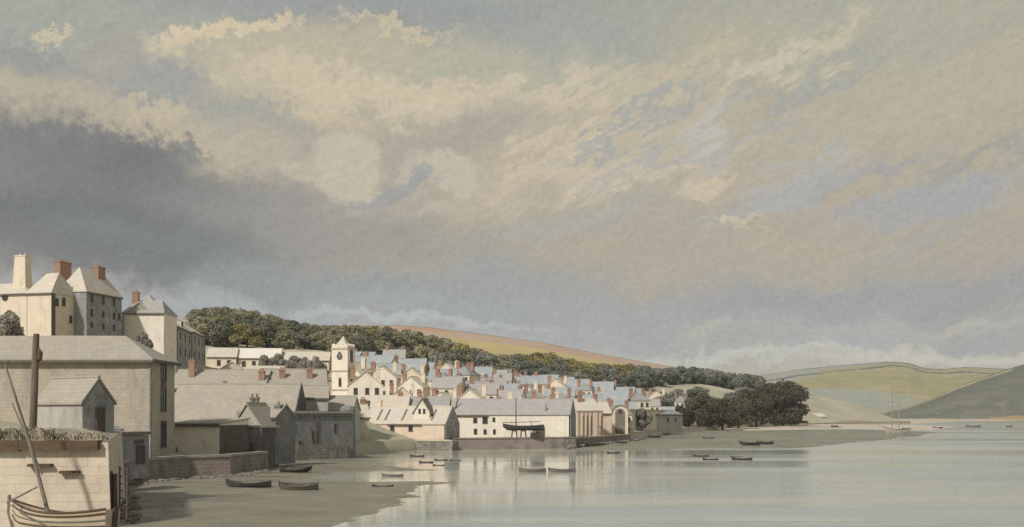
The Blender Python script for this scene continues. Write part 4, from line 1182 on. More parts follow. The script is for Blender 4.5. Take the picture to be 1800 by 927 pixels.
# ------------------------------------------------------------------ waterside rows
def row_l():
    Y1, Y2 = 173.5, 170.5
    r, w, d, ze_, rise = range_house('long cream waterside row with a steep dormer gable and a dark right end', 640, Y1, 781, Y2, 745, 716, 8.5, 0.3, pinkw, roofpale, [], right=shadegrey, name='waterside_row', boards=False)
    z0 = 0.3; hh = ze_ - z0
    for px, a in ((666, 7.5), (690, 9), (722.5, 9)):
        window(r, ((px - 640) / 141 - 0.5) * w, -d / 2 - 0.001, hh - 0.35 - a / 1800 * 172, 0.75 if px > 670 else 0.5, a / 1800 * 172, bars=False)
    b = MB(); b.box(-w * 0.21, w * 0.22, -d / 2 - 0.33, -d / 2 - 0.2, hh - 0.3, hh - 0.08); b.build('gutter', timber, r)
    # steep dormer gable
    u = ((739 - 640) / 141 - 0.5) * w; dw = 1.35
    b = MB(); b.prism([(u - dw, -d / 2 + 1.0, hh + 0.7), (u + dw, -d / 2 + 1.0, hh + 0.7), (u + dw, -d / 2 + 1.0, hh + 2.0), (u, -d / 2 + 1.0, hh + 4.1), (u - dw, -d / 2 + 1.0, hh + 2.0)], (0, 3.0, 0))
    dm = b.build('dormer', white, r)
    for s_ in (-1, 1):
        b = MB(); b.prism([(u, -d / 2 + 0.8, hh + 4.12), (u + s_ * (dw + .3), -d / 2 + 0.8, hh + 1.55), (u + s_ * (dw + .3), -d / 2 + 0.8, hh + 1.75), (u, -d / 2 + 0.8, hh + 4.35)], (0, 3.2, 0)); b.build('dormer_roof', greytim, dm)
    for du in (-0.4, 0.4): window(dm, u + du, -d / 2 + 0.999, hh + 1.75, 0.4, 0.75, bars=False)
    for px in (661, 675, 705, 757):
        u = ((px - 640) / 141 - 0.5) * w
        b = MB(); kk = rise / (d / 2)
        b.box(u - 0.13, u + 0.13, -d / 2 + 0.6, -d / 2 + 3.3, hh + 0.6 * kk, hh + 0.6 * kk + 0.3)
        for v in range(len(b.v)):
            x, y, z = b.v[v]; b.v[v] = (x, y, z + (y + d / 2 - 0.6) * kk)
        b.build('roof_rib', greytim, r)
    chimney(r, -w / 2 + 1.2, 0, hh + rise - 0.4, hh + rise + 1.2, 0.9, 0.6, cream, 2)
    chimney(r, w * 0.17, 0.3, hh + rise - 0.4, hh + rise + 1.5, 0.8, 0.6, brick, 2)
    r, w, d, ze_, rise = range_house('cream house behind the dormer row with a mossy pale roof and one thin red chimney', 652, 186, 716, 186, 716, 697, 7, 2, cream, roofpale, [(700, 690, 712, 0)], name='town_house', group='second row behind the quay')
    range_house('cream house with a lavender roof between the dormer row and the white warehouse', 718, 188, 788, 188, 714, 699, 7, 2, cream, rooflav, [(735, 688, 706, 0)], name='town_house', group='second row behind the quay')
row_l()
def row_m():
    Y1, Y2 = 184.0, 180.5
    r, w, d, ze_, rise = range_house('long white waterside warehouse with a few dark windows above the mauve quay', 790, Y1, 1000, Y2, 729, 703, 9, 0.8, white, rooflav, [], right=shadegrey, name='waterside_warehouse', boards=False)
    z0 = 0.8; hh = ze_ - z0
    for px, py, a, ww in ((836, 743, 8, 0.75), (853.5, 744, 11, 0.95), (869, 741, 7, 0.5), (836.5, 763, 9, 0.6), (853.5, 763, 8, 0.55), (870, 763, 8, 0.5), (800, 744, 7, 0.5)):
        zt = CAMZ + (HOR - py) / 1800 * 182
        window(r, ((px - 790) / 210 - 0.5) * w, -d / 2 - 0.001, zt - z0, ww, a / 1800 * 182, bars=False)
    door(r, ((950 - 790) / 210 - 0.5) * w, -d / 2, 1.1, 1.5, 1.8)
    b = MB(); b.box(-w / 2 + 0.4, -w * 0.17, -d / 2 - 0.33, -d / 2 - 0.2, hh - 0.3, hh - 0.1); b.build('gutter', timber, r)
    b = MB(); b.tube([(-w / 2 + 0.1, -d / 2 + 0.4, hh - 0.3), (-w / 2 + 0.8, -d / 2 + 1.8, hh + 1.4), (-w / 2 + 1.1, -d / 2 + 2.2, hh + 2.9)], [0.18, 0.16, 0.14], 6); b.build('flue', timber, r)
    b = MB(); b.box(w * 0.30, w * 0.30 + 0.2, -d / 2 + 0.8, -d / 2 + 1.0, hh + 0.3, hh + 1.9); b.build('vent_post', greytim, r)
    chimney(r, -w * 0.02, 0.2, hh + rise - 0.4, hh + rise + 1.1, 0.9, 0.6, cream, 2)
    chimney(r, w * 0.34, 0.2, hh + rise - 0.4, hh + rise + 1.0, 0.9, 0.6, brick, 2)
row_m()
def row_n():
    range_house('cream gabled house with reddish posts along its front, right of the white warehouse', 1014, 204, 1058, 206, 722, 703, 8, 1, cream, roofpale, [(1030, 694, 712, -1)], name='waterside_house', roof='gx', boards=False)
    range_house('small pinkish house with a red chimney standing back from the reddish quay', 1040, 216, 1074, 217, 727, 708, 6, 1, pinkw, roofpale, [(1054, 694, 714, 0)], name='waterside_house')
    # arched boathouse
    Y = 226.0; A = Vector((gx(1076, Y), Y)); B = Vector((gx(1104, Y), Y))
    w = (B - A).length
    root = empty('boathouse', ((A.x + B.x) / 2, Y, 1.2), 0, 'pale arched boathouse above the sloping reddish quay', 'boathouse')
    h = w / 2; zs = CAMZ + (HOR - 727) / 1800 * Y - 1.2
    n = 12
    arch = [(h * math.cos(math.pi * k / n), 0, zs + h * math.sin(math.pi * k / n)) for k in range(n + 1)]
    b = MB(); b.prism([(h, 0, 0)] + arch + [(-h, 0, 0)], (0, 7, 0)); b.build('wall', cream, root)
    b = MB(); arch2 = [((h + .25) * math.cos(math.pi * k / n), -0.25, zs + (h + .25) * math.sin(math.pi * k / n)) for k in range(n + 1)]
    arch3 = [((h + .02) * math.cos(math.pi * k / n), -0.25, zs + (h + .02) * math.sin(math.pi * k / n)) for k in range(n + 1)]
    b.prism(arch2 + arch3[::-1], (0, 7.5, 0)); b.build('roof', greyst, root)
    hh = h * 0.62
    b = MB(); b.prism([(hh, -0.05, 0.0)] + [(hh * math.cos(math.pi * k / n), -0.05, zs + hh * math.sin(math.pi * k / n)) for k in range(n + 1)] + [(-hh, -0.05, 0.0)], (0, 0.04, 0)); b.build('door', greytim, root)
    window(root, 0.0, -0.06, zs + 0.1, 0.7, 0.7, bars=False)
    # posts in front of the gabled house
    for k, px in enumerate((1018, 1026, 1033, 1040, 1051, 1058)):
        Yp = 199 + k * 1.2
        zb = gz(gx(px, Yp), Yp); b = MB(); zb = max(1.5, min(zb, 2.0))
        hp = CAMZ + (HOR - 724) / 1800 * Yp - zb
        b.tube([(0, 0, 0), (0.04, 0, hp)], [0.22, 0.18], 8); b.box(-0.26, 0.26, -0.26, 0.26, hp - 0.01, hp + 0.15)
        o = b.build('mooring_post', mat('reddish timber', (0.40, 0.27, 0.20), (0.28, 0.2, 0.16), 2, bump=0.3), loc=(gx(px, Yp), Yp, zb - 0.02))
        tag(o, ['reddish mooring post, the nearest to the white warehouse in its row', 'reddish mooring post, second from the white warehouse', 'reddish mooring post, third from the white warehouse',
                'reddish mooring post, fourth from the white warehouse', 'reddish mooring post, one before the last in front of the small pale house', 'reddish mooring post, farthest from the white warehouse in its row'][k], 'post', 'posts along the reddish quay')
    # long garden wall running back towards the trees
    A, B = (gx(1106, 244), 244), (gx(1180, 290), 290)
    r, w, d = block('garden_wall', 'cream garden wall on the embankment between arched boathouse and dark trees', 'wall', None, A, B, 0.8, 0.6, 0, CAMZ + (HOR - 722) / 1800 * 260, 0, 'flat', cream, palequay)
    r, w, d, ze_, rise = range_house('low grey-green shed with two small windows at the left end of the dark trees', 1140, 268, 1200, 286, 729, 722, 6, 0.8, greyrend, roofgrey, [], name='shore_shed')
    for u in (0.05, 0.28): window(r, u * w, -d / 2 - 0.001, ze_ - 0.8 - 1.9, 1.0, 1.1, bars=False)
    # beyond the trees: low white cottages on the point
    for (pl, pr, Y, ev, rg, lab) in ((1428, 1452, 520, 736, 731, 'tiny pale cottage on the low point, just right of the big dark trees'), (1492, 1516, 600, 735.5, 731, 'tiny pale cottage farther out on the low point')):
        z0 = gz(gx(pl, Y), Y) - 0.8
        range_house(lab, pl, Y, pr, Y + 3, ev - 3, rg - 4, 6, z0, cream, roofpale, [], name='cottage')
row_n()

# ------------------------------------------------------------------ the crowded town on the slope
def town():
    random.seed(21)
    protos = {}
    def proto(k):
        if k in protos: return protos[k]
        wm = [cream, white, pinkw, cream][k % 4]
        rm = [roofblue, rooflav, roofblue, roofpale, roofblue, roofgrey][k % 6]
        w = [7.5, 6.2, 9.0, 6.8, 8.2, 5.6][k % 6]
        r, w, d = block('town_house', None, 'house', 'small houses crowding the hillside town', (-w / 2, -3.2), (w / 2, -3.2), 6.4, 0, 0, [5.6, 6.4, 5.2, 6.0, 5.4, 6.8][k % 6], [2.6, 2.4, 2.9, 2.7, 2.3, 2.5][k % 6], ['gx', 'gx', 'gx', 'gy', 'gx', 'hip'][k % 6], wm, rm, 0.2)
        H = [5.6, 6.4, 5.2, 6.0, 5.4, 6.8][k % 6]; rh = [2.6, 2.4, 2.9, 2.7, 2.3, 2.5][k % 6]
        chimney(r, -w / 2 + 0.9, 0, H + rh - 1.4, H + rh + 1.0, 1.0, 0.7, brick, 2)
        if k % 2: chimney(r, w / 2 - 0.9, 0.3, H + rh - 1.4, H + rh + 0.8, 0.9, 0.7, brick if k % 3 else cream, 2)
        for u in (-0.28, 0.05, 0.33):
            window(r, u * w, -3.201, H - 1.7, 0.8, 1.2)
        for u in (-0.28, 0.33): window(r, u * w, -3.201, H - 4.3, 0.8, 1.3)
        door(r, 0.05 * w, -3.2, H - 5.1, 0.9, 2.0)
        protos[k] = [r, False]
        return protos[k]
    wall_w = ['cream', 'white', 'pinkish', 'cream']
    roof_w = ['blue slate', 'lavender slate', 'blue slate', 'pale mossy', 'blue slate', 'grey slate']
    rows = [(205, 640, 800, 'front row above the dormer row'), (206, 815, 1010, 'front row above the white warehouse'), (222, 618, 1060, 'second row up'), (240, 612, 1100, 'middle row'),
            (259, 612, 1130, 'upper middle row'), (279, 640, 1160, 'upper row'), (300, 735, 1180, 'topmost row beneath the wood'), (324, 860, 1200, 'last row among the trees'), (350, 985, 1235, 'far right rows under the trees')]
    n = 0
    for Y, p0, p1, rl in rows:
        p = p0 + random.uniform(0, 15)
        while p < p1:
            k = random.choice((1, 3, 7, 9, 3, 9)) if Y < 230 else random.randrange(12)
            pr = proto(k)
            root = pr[0]
            if pr[1]: o = copy_tree(root)
            else: o = root; pr[1] = True
            y = Y + random.uniform(-3, 3)
            x = gx(p, y)
            o.location = (x, y, gz(x, y) - 2.2 + random.uniform(-0.5, 0.3))
            o.rotation_euler = (0, 0, R(random.uniform(-26, 14)))
            s = random.uniform(0.82, 1.0)
            o.scale = (s, s, s)
            o['label'] = 'small %s-walled house under a %s roof in the %s' % (wall_w[k % 4], roof_w[k % 6], rl)
            n += 1
            p += random.uniform(7.6, 10.5) * 1800 / Y * 0.82
town()

# ------------------------------------------------------------------ trees
def crown_mesh(name, seed, m, clumps=16, leaves=150, leaf=0.09, spread=(0.42, 0.42, 0.36), zc=0.6, low=0.0):
    """many small leaf faces in uneven clumps; unit tree: 1 high, crown about 0.9 wide"""
    rnd = random.Random(seed); nr = np.random.RandomState(seed)
    vs, fs = [], []
    cl = []
    for k in range(clumps):
        while True:
            p = Vector((rnd.uniform(-1, 1), rnd.uniform(-1, 1), rnd.uniform(-1, 1)))
            if 0.25 < p.length < 1: break
        r = rnd.uniform(0.13, 0.22) * (1.15 - 0.3 * abs(p.z))
        cl.append((Vector((p.x * spread[0], p.y * spread[1], zc + p.z * spread[2] - (low if p.z < 0 else 0))), r))
    cl.append((Vector((0, 0, zc + spread[2] * 0.75)), 0.2)); cl.append((Vector((0, 0, zc)), 0.27))
    for c, r in cl:
        n = int(leaves * (r / 0.18) ** 2)
        for _ in range(n):
            d = Vector(nr.normal(size=3)).normalized()
            q = c + Vector((d.x, d.y, d.z * 0.85)) * r * (0.55 + 0.5 * nr.rand() ** 0.6)
            if q.z < 0.04: continue
            nn = (d + Vector(nr.normal(size=3)) * 0.55).normalized()
            u = nn.orthogonal().normalized(); w_ = nn.cross(u)
            a = nr.rand() * 6.28; u, w_ = u * math.cos(a) + w_ * math.sin(a), w_ * math.cos(a) - u * math.sin(a)
            L = leaf * (0.55 + 0.75 * nr.rand()); W_ = L * 0.62
            k0 = len(vs)
            vs += [tuple(q - u * L * .5), tuple(q + w_ * W_ * .5 + nn * L * .08), tuple(q + u * L * .5), tuple(q - w_ * W_ * .5 + nn * L * .08)]
            fs.append((k0, k0 + 1, k0 + 2, k0 + 3))
    me = bpy.data.meshes.new(name); me.from_pydata(vs, [], fs); me.update()
    me.materials.append(m)
    return me
def trunk_mesh(seed, h=0.6, r=0.035):
    rnd = random.Random(seed + 99); b = MB()
    pts = [(rnd.uniform(-.012, .012) * k, rnd.uniform(-.012, .012) * k, -0.06 + (h + 0.06) * k / 5) for k in range(6)]
    b.tube(pts, [r * 1.5, r * 1.05, r * .9, r * .75, r * .6, r * .35], 8)
    for k in range(6):
        t = rnd.uniform(0.3, 0.9); z = h * t; a = rnd.uniform(0, 6.28); L = rnd.uniform(.16, .32)
        b.tube([(0, 0, z), (math.cos(a) * L * .5, math.sin(a) * L * .5, z + L * .45), (math.cos(a) * L, math.sin(a) * L, z + L * .75)], [r * .5, r * .32, r * .14], 6)
    return b.mesh('trunk', bark, True)

TR = {}
def tree(kind, x, y, z, h, wid, label, group, seed, cat='tree', name='tree'):
    key = (kind, seed)
    if key not in TR:
        if kind == 'big':
            TR[key] = (crown_mesh('crown', seed, leaf_d, 34, 280, 0.062, (0.47, 0.47, 0.40), 0.54, 0.06), trunk_mesh(seed, 0.6, 0.032))
        elif kind == 'shrub':
            TR[key] = (crown_mesh('crown', seed, leaf_g, 12, 160, 0.11, (0.42, 0.42, 0.32), 0.5), trunk_mesh(seed, 0.5, 0.02))
        else:
            m = {'wood': leaf_w, 'olive': leaf_o, 'blue': leaf_b}[kind]
            TR[key] = (crown_mesh('crown', seed, m, 16, 130, 0.10, (0.42, 0.42, 0.36), 0.55, 0.08), trunk_mesh(seed))
    cm, tm = TR[key]
    root = empty(name, (x, y, z), random.uniform(0, 6.28), label, cat, group)
    root.scale = (wid, wid, h)
    c = bpy.data.objects.new('crown', cm); col.objects.link(c); c.parent = root
    t = bpy.data.objects.new('trunk', tm); col.objects.link(t); t.parent = root
    return root

def wood():
    random.seed(5)
    F = [(340, 302), (560, 302), (610, 306), (650, 305), (720, 316), (800, 330), (900, 352), (1000, 384), (1100, 420), (1180, 472), (1250, 520), (1340, 560)]
    Bk = [(340, 360), (560, 384), (700, 404), (800, 420), (900, 440), (1000, 452), (1100, 480), (1200, 520), (1340, 575)]
    top = [(340, 548), (362, 541), (400, 540), (440, 543), (470, 552), (500, 560), (545, 571), (600, 572), (650, 573), (700, 577), (740, 583), (780, 594), (820, 607), (870, 624), (920, 622), (960, 616), (985, 628),
           (1040, 638), (1080, 640), (1115, 640), (1160, 648), (1200, 643), (1235, 646), (1270, 653), (1320, 658), (1350, 664)]
    n = 0
    for row in range(6):
        t = row / 5
        p = 346 + random.uniform(0, 12)
        while p < 1338:
            yf, yb = interp(F, p), interp(Bk, p)
            y = yf + (yb - yf) * t + random.uniform(-4, 4)
            x = gx(p, y); z = gz(x, y)
            zt = CAMZ + (HOR - interp(top, p)) / 1800 * y
            lim = zt - z
            h = random.uniform(7.5, 12.5) if row < 5 else lim * (random.uniform(0.72, 1.06) if p > 760 else random.uniform(0.88, 1.04))
            h = min(h, lim * 1.05)
            if row == 0: h *= 0.8
            h = max(5.0, min(h, 14.5))
            wid = max(7.0, min(h * random.uniform(0.85, 1.15), 12.0)) * 1.12
            if p < 850 or (p < 900 and row < 3): kind = 'wood' if random.random() > 0.12 else 'olive'
            elif p < 1120: kind = 'olive' if row > 1 or random.random() < 0.4 else ('blue' if random.random() < .5 else 'wood')
            elif p < 1255: kind = 'blue' if random.random() < 0.75 else 'wood'
            else: kind = 'olive' if row > 2 else 'blue'
            if row <= 1 and p > 740 and p < 1250 and random.random() < 0.55: kind = 'blue'
            where = 'above the pale cream row' if p < 580 else 'behind the church tower' if p < 680 else 'above the blue-roofed houses' if p < 880 else 'below the yellow field' if p < 1110 else 'thinning towards the dark shore trees'
            edge = 'on the lower edge of the wood' if row == 0 else 'on the skyline of the wood' if row == 5 else 'in the thick of the wood'
            tone = {'wood': 'dark green', 'olive': 'olive brown', 'blue': 'bluish grey'}[kind]
            tree(kind, x, y, z - 0.4, h, wid, '%s tree %s, %s' % (tone, edge, where), 'trees of the hillside wood', n % 5 + {'wood': 0, 'olive': 10, 'blue': 20}[kind])
            n += 1
            p += wid * random.uniform(0.55, 0.72) / y * 1800
wood()

def shore_trees():
    random.seed(9)
    spec = [  # px, top py, base py, width px, distance, label
        (1202, 713, 738, 52, 330, 'lowest dark tree at the left end of the shore clump'),
        (1243, 692, 740, 58, 345, 'rounded dark tree rising second from the left of the shore clump'),
        (1278, 703, 742, 46, 352, 'small dark tree filling the dip of the shore clump'),
        (1306, 698, 745, 48, 372, 'dark tree just left of the broad middle of the shore clump'),
        (1338, 684, 750, 66, 402, 'broad dark tree in the middle of the shore clump'),
        (1384, 668, 752, 80, 432, 'tallest and broadest dark tree at the right end of the shore clump'),
        (1360, 673, 750, 60, 448, 'dark tree half hidden behind the tallest one of the shore clump'),
        (1405, 705, 750, 26, 452, 'little dark tree hanging at the right foot of the tallest shore tree')]
    for k, (px, pt, pb, wp, Y, lab) in enumerate(spec):
        x = gx(px, Y); zt = CAMZ + (HOR - pt) / 1800 * Y
        z = 1.2; px -= 8; pt += 7
        x = gx(px, Y)
        tree('big', x, Y, z, (zt - z) * 0.98, wp / 1800 * Y * 1.0, lab, 'dark trees on the shore', 40 + k)
shore_trees()

def shrubs():
    random.seed(3)
    spec = [(462, 621, 636, 26, 245, 'grey bush at the left end of the garden row below the wood'), (490, 618, 640, 30, 246, 'grey bush second in the garden row below the wood'),
            (515, 622, 642, 30, 246, 'dark grey bush in the middle of the garden row'), (536, 624, 646, 24, 244, 'grey bush fourth in the garden row, over the twin red chimneys'),
            (555, 622, 645, 26, 238, 'grey bush close to the left of the church tower'), (562, 632, 652, 28, 232, 'darker grey bush below it at the foot of the church tower'),
            (1128, 714, 742, 36, 252, 'grey bush against the cream garden wall right of the arched boathouse')]
    for k, (px, pt, pb, wp, Y, lab) in enumerate(spec):
        x = gx(px, Y); zt = CAMZ + (HOR - pt) / 1800 * Y; zb = min(CAMZ + (HOR - pb) / 1800 * Y, gz(x, Y))
        tree('shrub', x, Y, zb, zt - zb, wp / 1800 * Y * 1.1, lab, 'grey garden bushes', 60 + k, 'bush', 'bush')
    for k, (px, pt, pb, wp, Y, lab) in enumerate([(18, 541, 608, 60, 158, 'pale leafless-looking tree in front of the cream house with the tall chimney'), (252, 578, 606, 38, 168, 'pale bush in front of the bright white house')]):
        x = gx(px, Y); zb = CAMZ + (HOR - pb) / 1800 * Y; zt = CAMZ + (HOR - pt) / 1800 * Y; zb = min(zb, gz(x, Y) + 0.3)
        tree('shrub', x, Y, zb, zt - zb, wp / 1800 * Y, lab, None, 70 + k, 'tree' if k == 0 else 'bush', 'pale_tree' if k == 0 else 'bush')
shrubs()

# dry tufts on the wharf top: uncountable, one object
def tufts():
    random.seed(12); vs, fs = [], []
    for c in range(46):
        px = random.uniform(-40, 186); Y = 54.2 + random.random() ** 2 * 6
        x = gx(min(px, 182), Y); z = 4.62
        for k in range(26):
            a = random.uniform(0, 6.28); L = random.uniform(0.25, 0.75) * (1.1 if px < 110 else 0.7); s = random.uniform(0.1, 0.8)
            bx, by = x + random.gauss(0, .22), Y + random.gauss(0, .18)
            tx, ty = bx + math.cos(a) * L * s, by + math.sin(a) * L * s
            w_ = 0.025; k0 = len(vs)
            vs += [(bx - w_, by, z), (bx + w_, by, z), ((bx + tx) / 2 + w_ * .7, (by + ty) / 2, z + L * .7), (tx, ty, z + L * (1 - .4 * s))]
            fs.append((k0, k0 + 1, k0 + 2, k0 + 3))
    me = bpy.data.meshes.new('dry_grass'); me.from_pydata(vs, [], fs); me.update(); me.materials.append(mat('dry grass', (0.40, 0.35, 0.25), (0.27, 0.24, 0.18), 2))
    o = bpy.data.objects.new('dry_grass', me); col.objects.link(o)
    tag(o, 'ragged dry grass and weeds along the top of the pale wharf', 'grass', None, 'stuff')
tufts()

# ------------------------------------------------------------------ boats
def hull_mesh(L, B, H, m, bow=1.0, stern=0.55, sheer=0.25, n=18, th=0.05, name='hull', wale=None):
    """open clinker hull along x (bow at -x): outer skin, inner skin and rim"""
    def sec(t):                                        # t 0 bow .. 1 stern
        hb = B / 2 * (1 - (1 - min(1, t / 0.55)) ** 2.1) if t < 0.55 else B / 2 * (1 - (1 - stern) * ((t - 0.55) / 0.45) ** 2)
        top = H + sheer * (2 * t - 1) ** 2 * (1.3 if t < .5 else 0.7)
        keel = 0.0 if t > 0.12 else (0.12 - t) / 0.12 * top * 0.55
        x = -L / 2 + L * t - (0.10 * L * (1 - t) ** 6) * 0
        return x, max(hb, 0.03), keel, top
    K = 7
    def ring(t, inset):
        x, hb, kz, tz = sec(t); pts = []
        hb = max(hb - inset, 0.015)
        for k in range(-K, K + 1):
            s = abs(k) / K
            y = math.copysign(hb * math.sin(s * math.pi / 2) ** 0.62, k) if k else 0
            z = kz + inset + (tz - kz - inset) * (s ** 1.9)
            pts.append((x, y, z))
        return pts
    b = MB(); W_ = 2 * K + 1
    vs = []
    for i in range(n + 1):
        t = i / n
        vs += ring(t, 0.0)
    for i in range(n + 1):
        t = max(0.015, min(0.985, i / n)); vs += ring(t, th)
    fs = []
    off = (n + 1) * W_
    for i in range(n):
        for k in range(W_ - 1):
            a = i * W_ + k
            fs.append((a, a + 1, a + W_ + 1, a + W_)); fs.append((off + a, off + a + W_, off + a + W_ + 1, off + a + 1))
        for k in (0, W_ - 1):
            a = i * W_ + k; fs.append((a, a + W_, off + a + W_, off + a))
    e = n * W_
    fs.append(tuple(e + k for k in range(W_))); fs.append(tuple(off + e + k for k in range(W_))[::-1])
    fs.append(tuple([e] + [off + e]) + tuple([off + e + W_ - 1, e + W_ - 1]))
    fs.append(tuple(k for k in range(W_))[::-1]); fs.append(tuple(off + k for k in range(W_)))
    b.add(vs, fs)
    return b.mesh(name, m, False), sec
BOATS = {}
def rowboat(kind, L, B, H, m):
    """returns a list of (name, mesh, parent index)"""
    hm, sec = hull_mesh(L, B, H, m)
    parts = [('hull', hm)]
    g = MB()
    for s in (-1, 1):
        pts = [(sec(t)[0], s * (sec(t)[1] + 0.01), sec(t)[3] + 0.02) for t in [k / 14 for k in range(15)]]
        g.tube(pts, 0.045, 6)
    parts.append(('gunwale', g.mesh('gunwale', timber)))
    for t in (0.3, 0.55, 0.8):
        x, hb, kz, tz = sec(t); b = MB(); b.box(x - 0.13, x + 0.13, -hb * .93, hb * .93, tz - 0.2, tz - 0.15); parts.append(('thwart', b.mesh('thwart', greytim)))
    b = MB(); x, hb, kz, tz = sec(0.0); b.tube([(x + .15, 0, 0.1), (x - 0.04, 0, tz * .6), (x - 0.07, 0, tz + 0.14)], 0.06, 6); parts.append(('stem_post', b.mesh('stem_post', timber)))
    b = MB(); x, hb, kz, tz = sec(1.0); b.box(x, x + 0.05, -0.03, 0.25, -0.02, tz); 
    b.box(x - 0.0, x + 0.06, -0.12, 0.12, tz - 0.1, tz + 0.12); parts.append(('rudder', b.mesh('rudder', timber)))
    return parts
def put_boat(kind, spec, px, py, Yoff, rz, label, group, L=None, roll=0.0, z=None, flip=False):
    if kind not in BOATS: BOATS[kind] = rowboat(kind, *spec)
    Y = wy(py) + Yoff
    root = empty('rowing_boat', (gx(px, Y), Y, -0.12 if z is None else z), R(rz), label, 'boat', group)
    root.rotation_euler = (R(roll), 0, R(rz))
    s = (L / spec[0]) if L else 1
    root.scale = (s, s, s)
    if L and L > 2.6:
        for sy in (-.22, .3):
            b = MB(); b.tube([(-1.0, sy * .6, spec[2] + .02), (0.55, sy, spec[2] + .04), (.95, sy * 1.1, spec[2] + .05)], [.025, .028, .075], 6); b.build('oar', greytim, root)
    for nm, me in BOATS[kind]:
        o = bpy.data.objects.new(nm, me); col.objects.link(o); o.parent = root
    return root
TAR = (3.6, 1.35, 0.42, tarboat); OLV = (3.5, 1.4, 0.46, olivboat); MAU = (4.6, 1.7, 0.6, mauveboat)
put_boat('tar', TAR, 437, 861, 0, 6, 'long dark rowing boat with a raised stem lying nearest the wharf on the mud', 'boats on the mud', 3.4, z=0.12)
put_boat('olive', OLV, 525, 865, 0, 4, 'olive green rowing boat on the mud right of the long dark one', 'boats on the mud', 2.9, roll=8, z=0.12)
put_boat('tar', TAR, 520, 832, 0, -172, 'dark rowing boat at the edge of the mud by the tide channel', 'boats on the mud', 3.1, roll=-10, z=0.1)
put_boat('tar', TAR, 673, 857, 0, 12, 'small dark boat half sunk in the mud near the open water', 'boats on the mud', 1.7, z=-0.1)
put_boat('mauve', MAU, 690, 838, 0, 3, 'mauve-grey rowing boat floating in the tide channel', 'boats afloat', 2.0)
put_boat('mauve', MAU, 936, 830, 0, 4, 'mauve rowing boat, the left of the pair afloat before the white warehouse', 'boats afloat', 2.75)
put_boat('mauve', MAU, 988, 830, 0, -3, 'mauve rowing boat, the right of the pair afloat before the white warehouse', 'boats afloat', 2.75)
for px, py, L, lab in ((733, 803, 2.0, 'tiny flat boat nearest the weedy quay below the dormer row'), (749, 813.5, 1.7, 'dark dinghy, leftmost of the little cluster below the dormer row'), (775, 809.5, 1.6, 'dark dinghy, top of the little cluster below the dormer row'),
                       (771, 818.5, 1.3, 'dark dinghy, lowest of the little cluster below the dormer row'), (789, 811, 1.2, 'smallest pale dinghy in the cluster below the dormer row'), (801, 810, 1.4, 'dark dinghy, rightmost of the little cluster below the dormer row'),
                       (1232, 803, 2.1, 'small dark boat, left of the two below the shore trees'), (1249, 809, 2.0, 'small dark boat, right of the two below the shore trees'), (1304, 809, 2.6, 'dark boat with the darkest hull below the shore trees'), (1294, 804, 1.6, 'little grey boat just behind the darkest hull'),
                       (1648, 753, 4.0, 'distant dark boat right of the two-masted ship'), (1711, 751.5, 6.0, 'distant long boat off the headland'), (1774, 750.5, 3.2, 'distant boat farthest right off the ochre shore'), (1078, 797, 1.9, 'little dark boat at the foot of the weedy shore')):
    put_boat('mauve' if 'pale' in lab or 'grey' in lab or 'long' in lab else 'tar', MAU if ('pale' in lab or 'grey' in lab or 'long' in lab) else TAR, px, py, 0, random.uniform(-12, 12), lab, 'boats afloat', L)
for px, py, L, lab in ((1050, 786, 2.6, 'dark boat drawn up on the weedy shore nearest the reddish quay'), (1092, 783, 2.2, 'small dark boat drawn up on the weedy shore in front of the arched boathouse'), (1150, 772, 3, 'dark boat drawn up on the weedy shore below the garden wall'), (1245, 775, 2.5, 'small dark boat drawn up on the weedy shore left of the shore trees'),
                       (1318, 786, 3.6, 'dark boat lying at the water edge below the tallest shore tree'), (1345, 784, 3.0, 'second dark boat at the water edge, touching the one below the tallest shore tree')):
    put_boat('tar', TAR, px, py, 0, random.uniform(-15, 15), lab, 'boats drawn up on the weedy shore', L, roll=random.uniform(-8, 8), z=0.35)

# barges along the far embankment
for px, py, Lp, lab in ((1420, 755, 120, 'long dark barge moored along the embankment right of the shore trees'), (1545, 745, 100, 'long dark barge moored off the far low point')):
    Y = wy(py); L = Lp / 1800 * Y; 
    hm, sec = hull_mesh(L, 4.0, 0.9, tarboat, sheer=0.3)
    root = empty('barge', (gx(px, Y), Y, -0.15), R(3), lab, 'barge', 'barges along the far shore')
    o = bpy.data.objects.new('hull', hm); col.objects.link(o); o.parent = root
    b = MB(); b.box(-L * .25, L * .3, -1.4, 1.4, 0.75, 1.15); b.build('hatch_cover', greytim, root)
    b = MB(); b.box(L * .36, L * .44, -1.2, 1.2, 0.7, 1.7); b.build('cabin', timber, root)

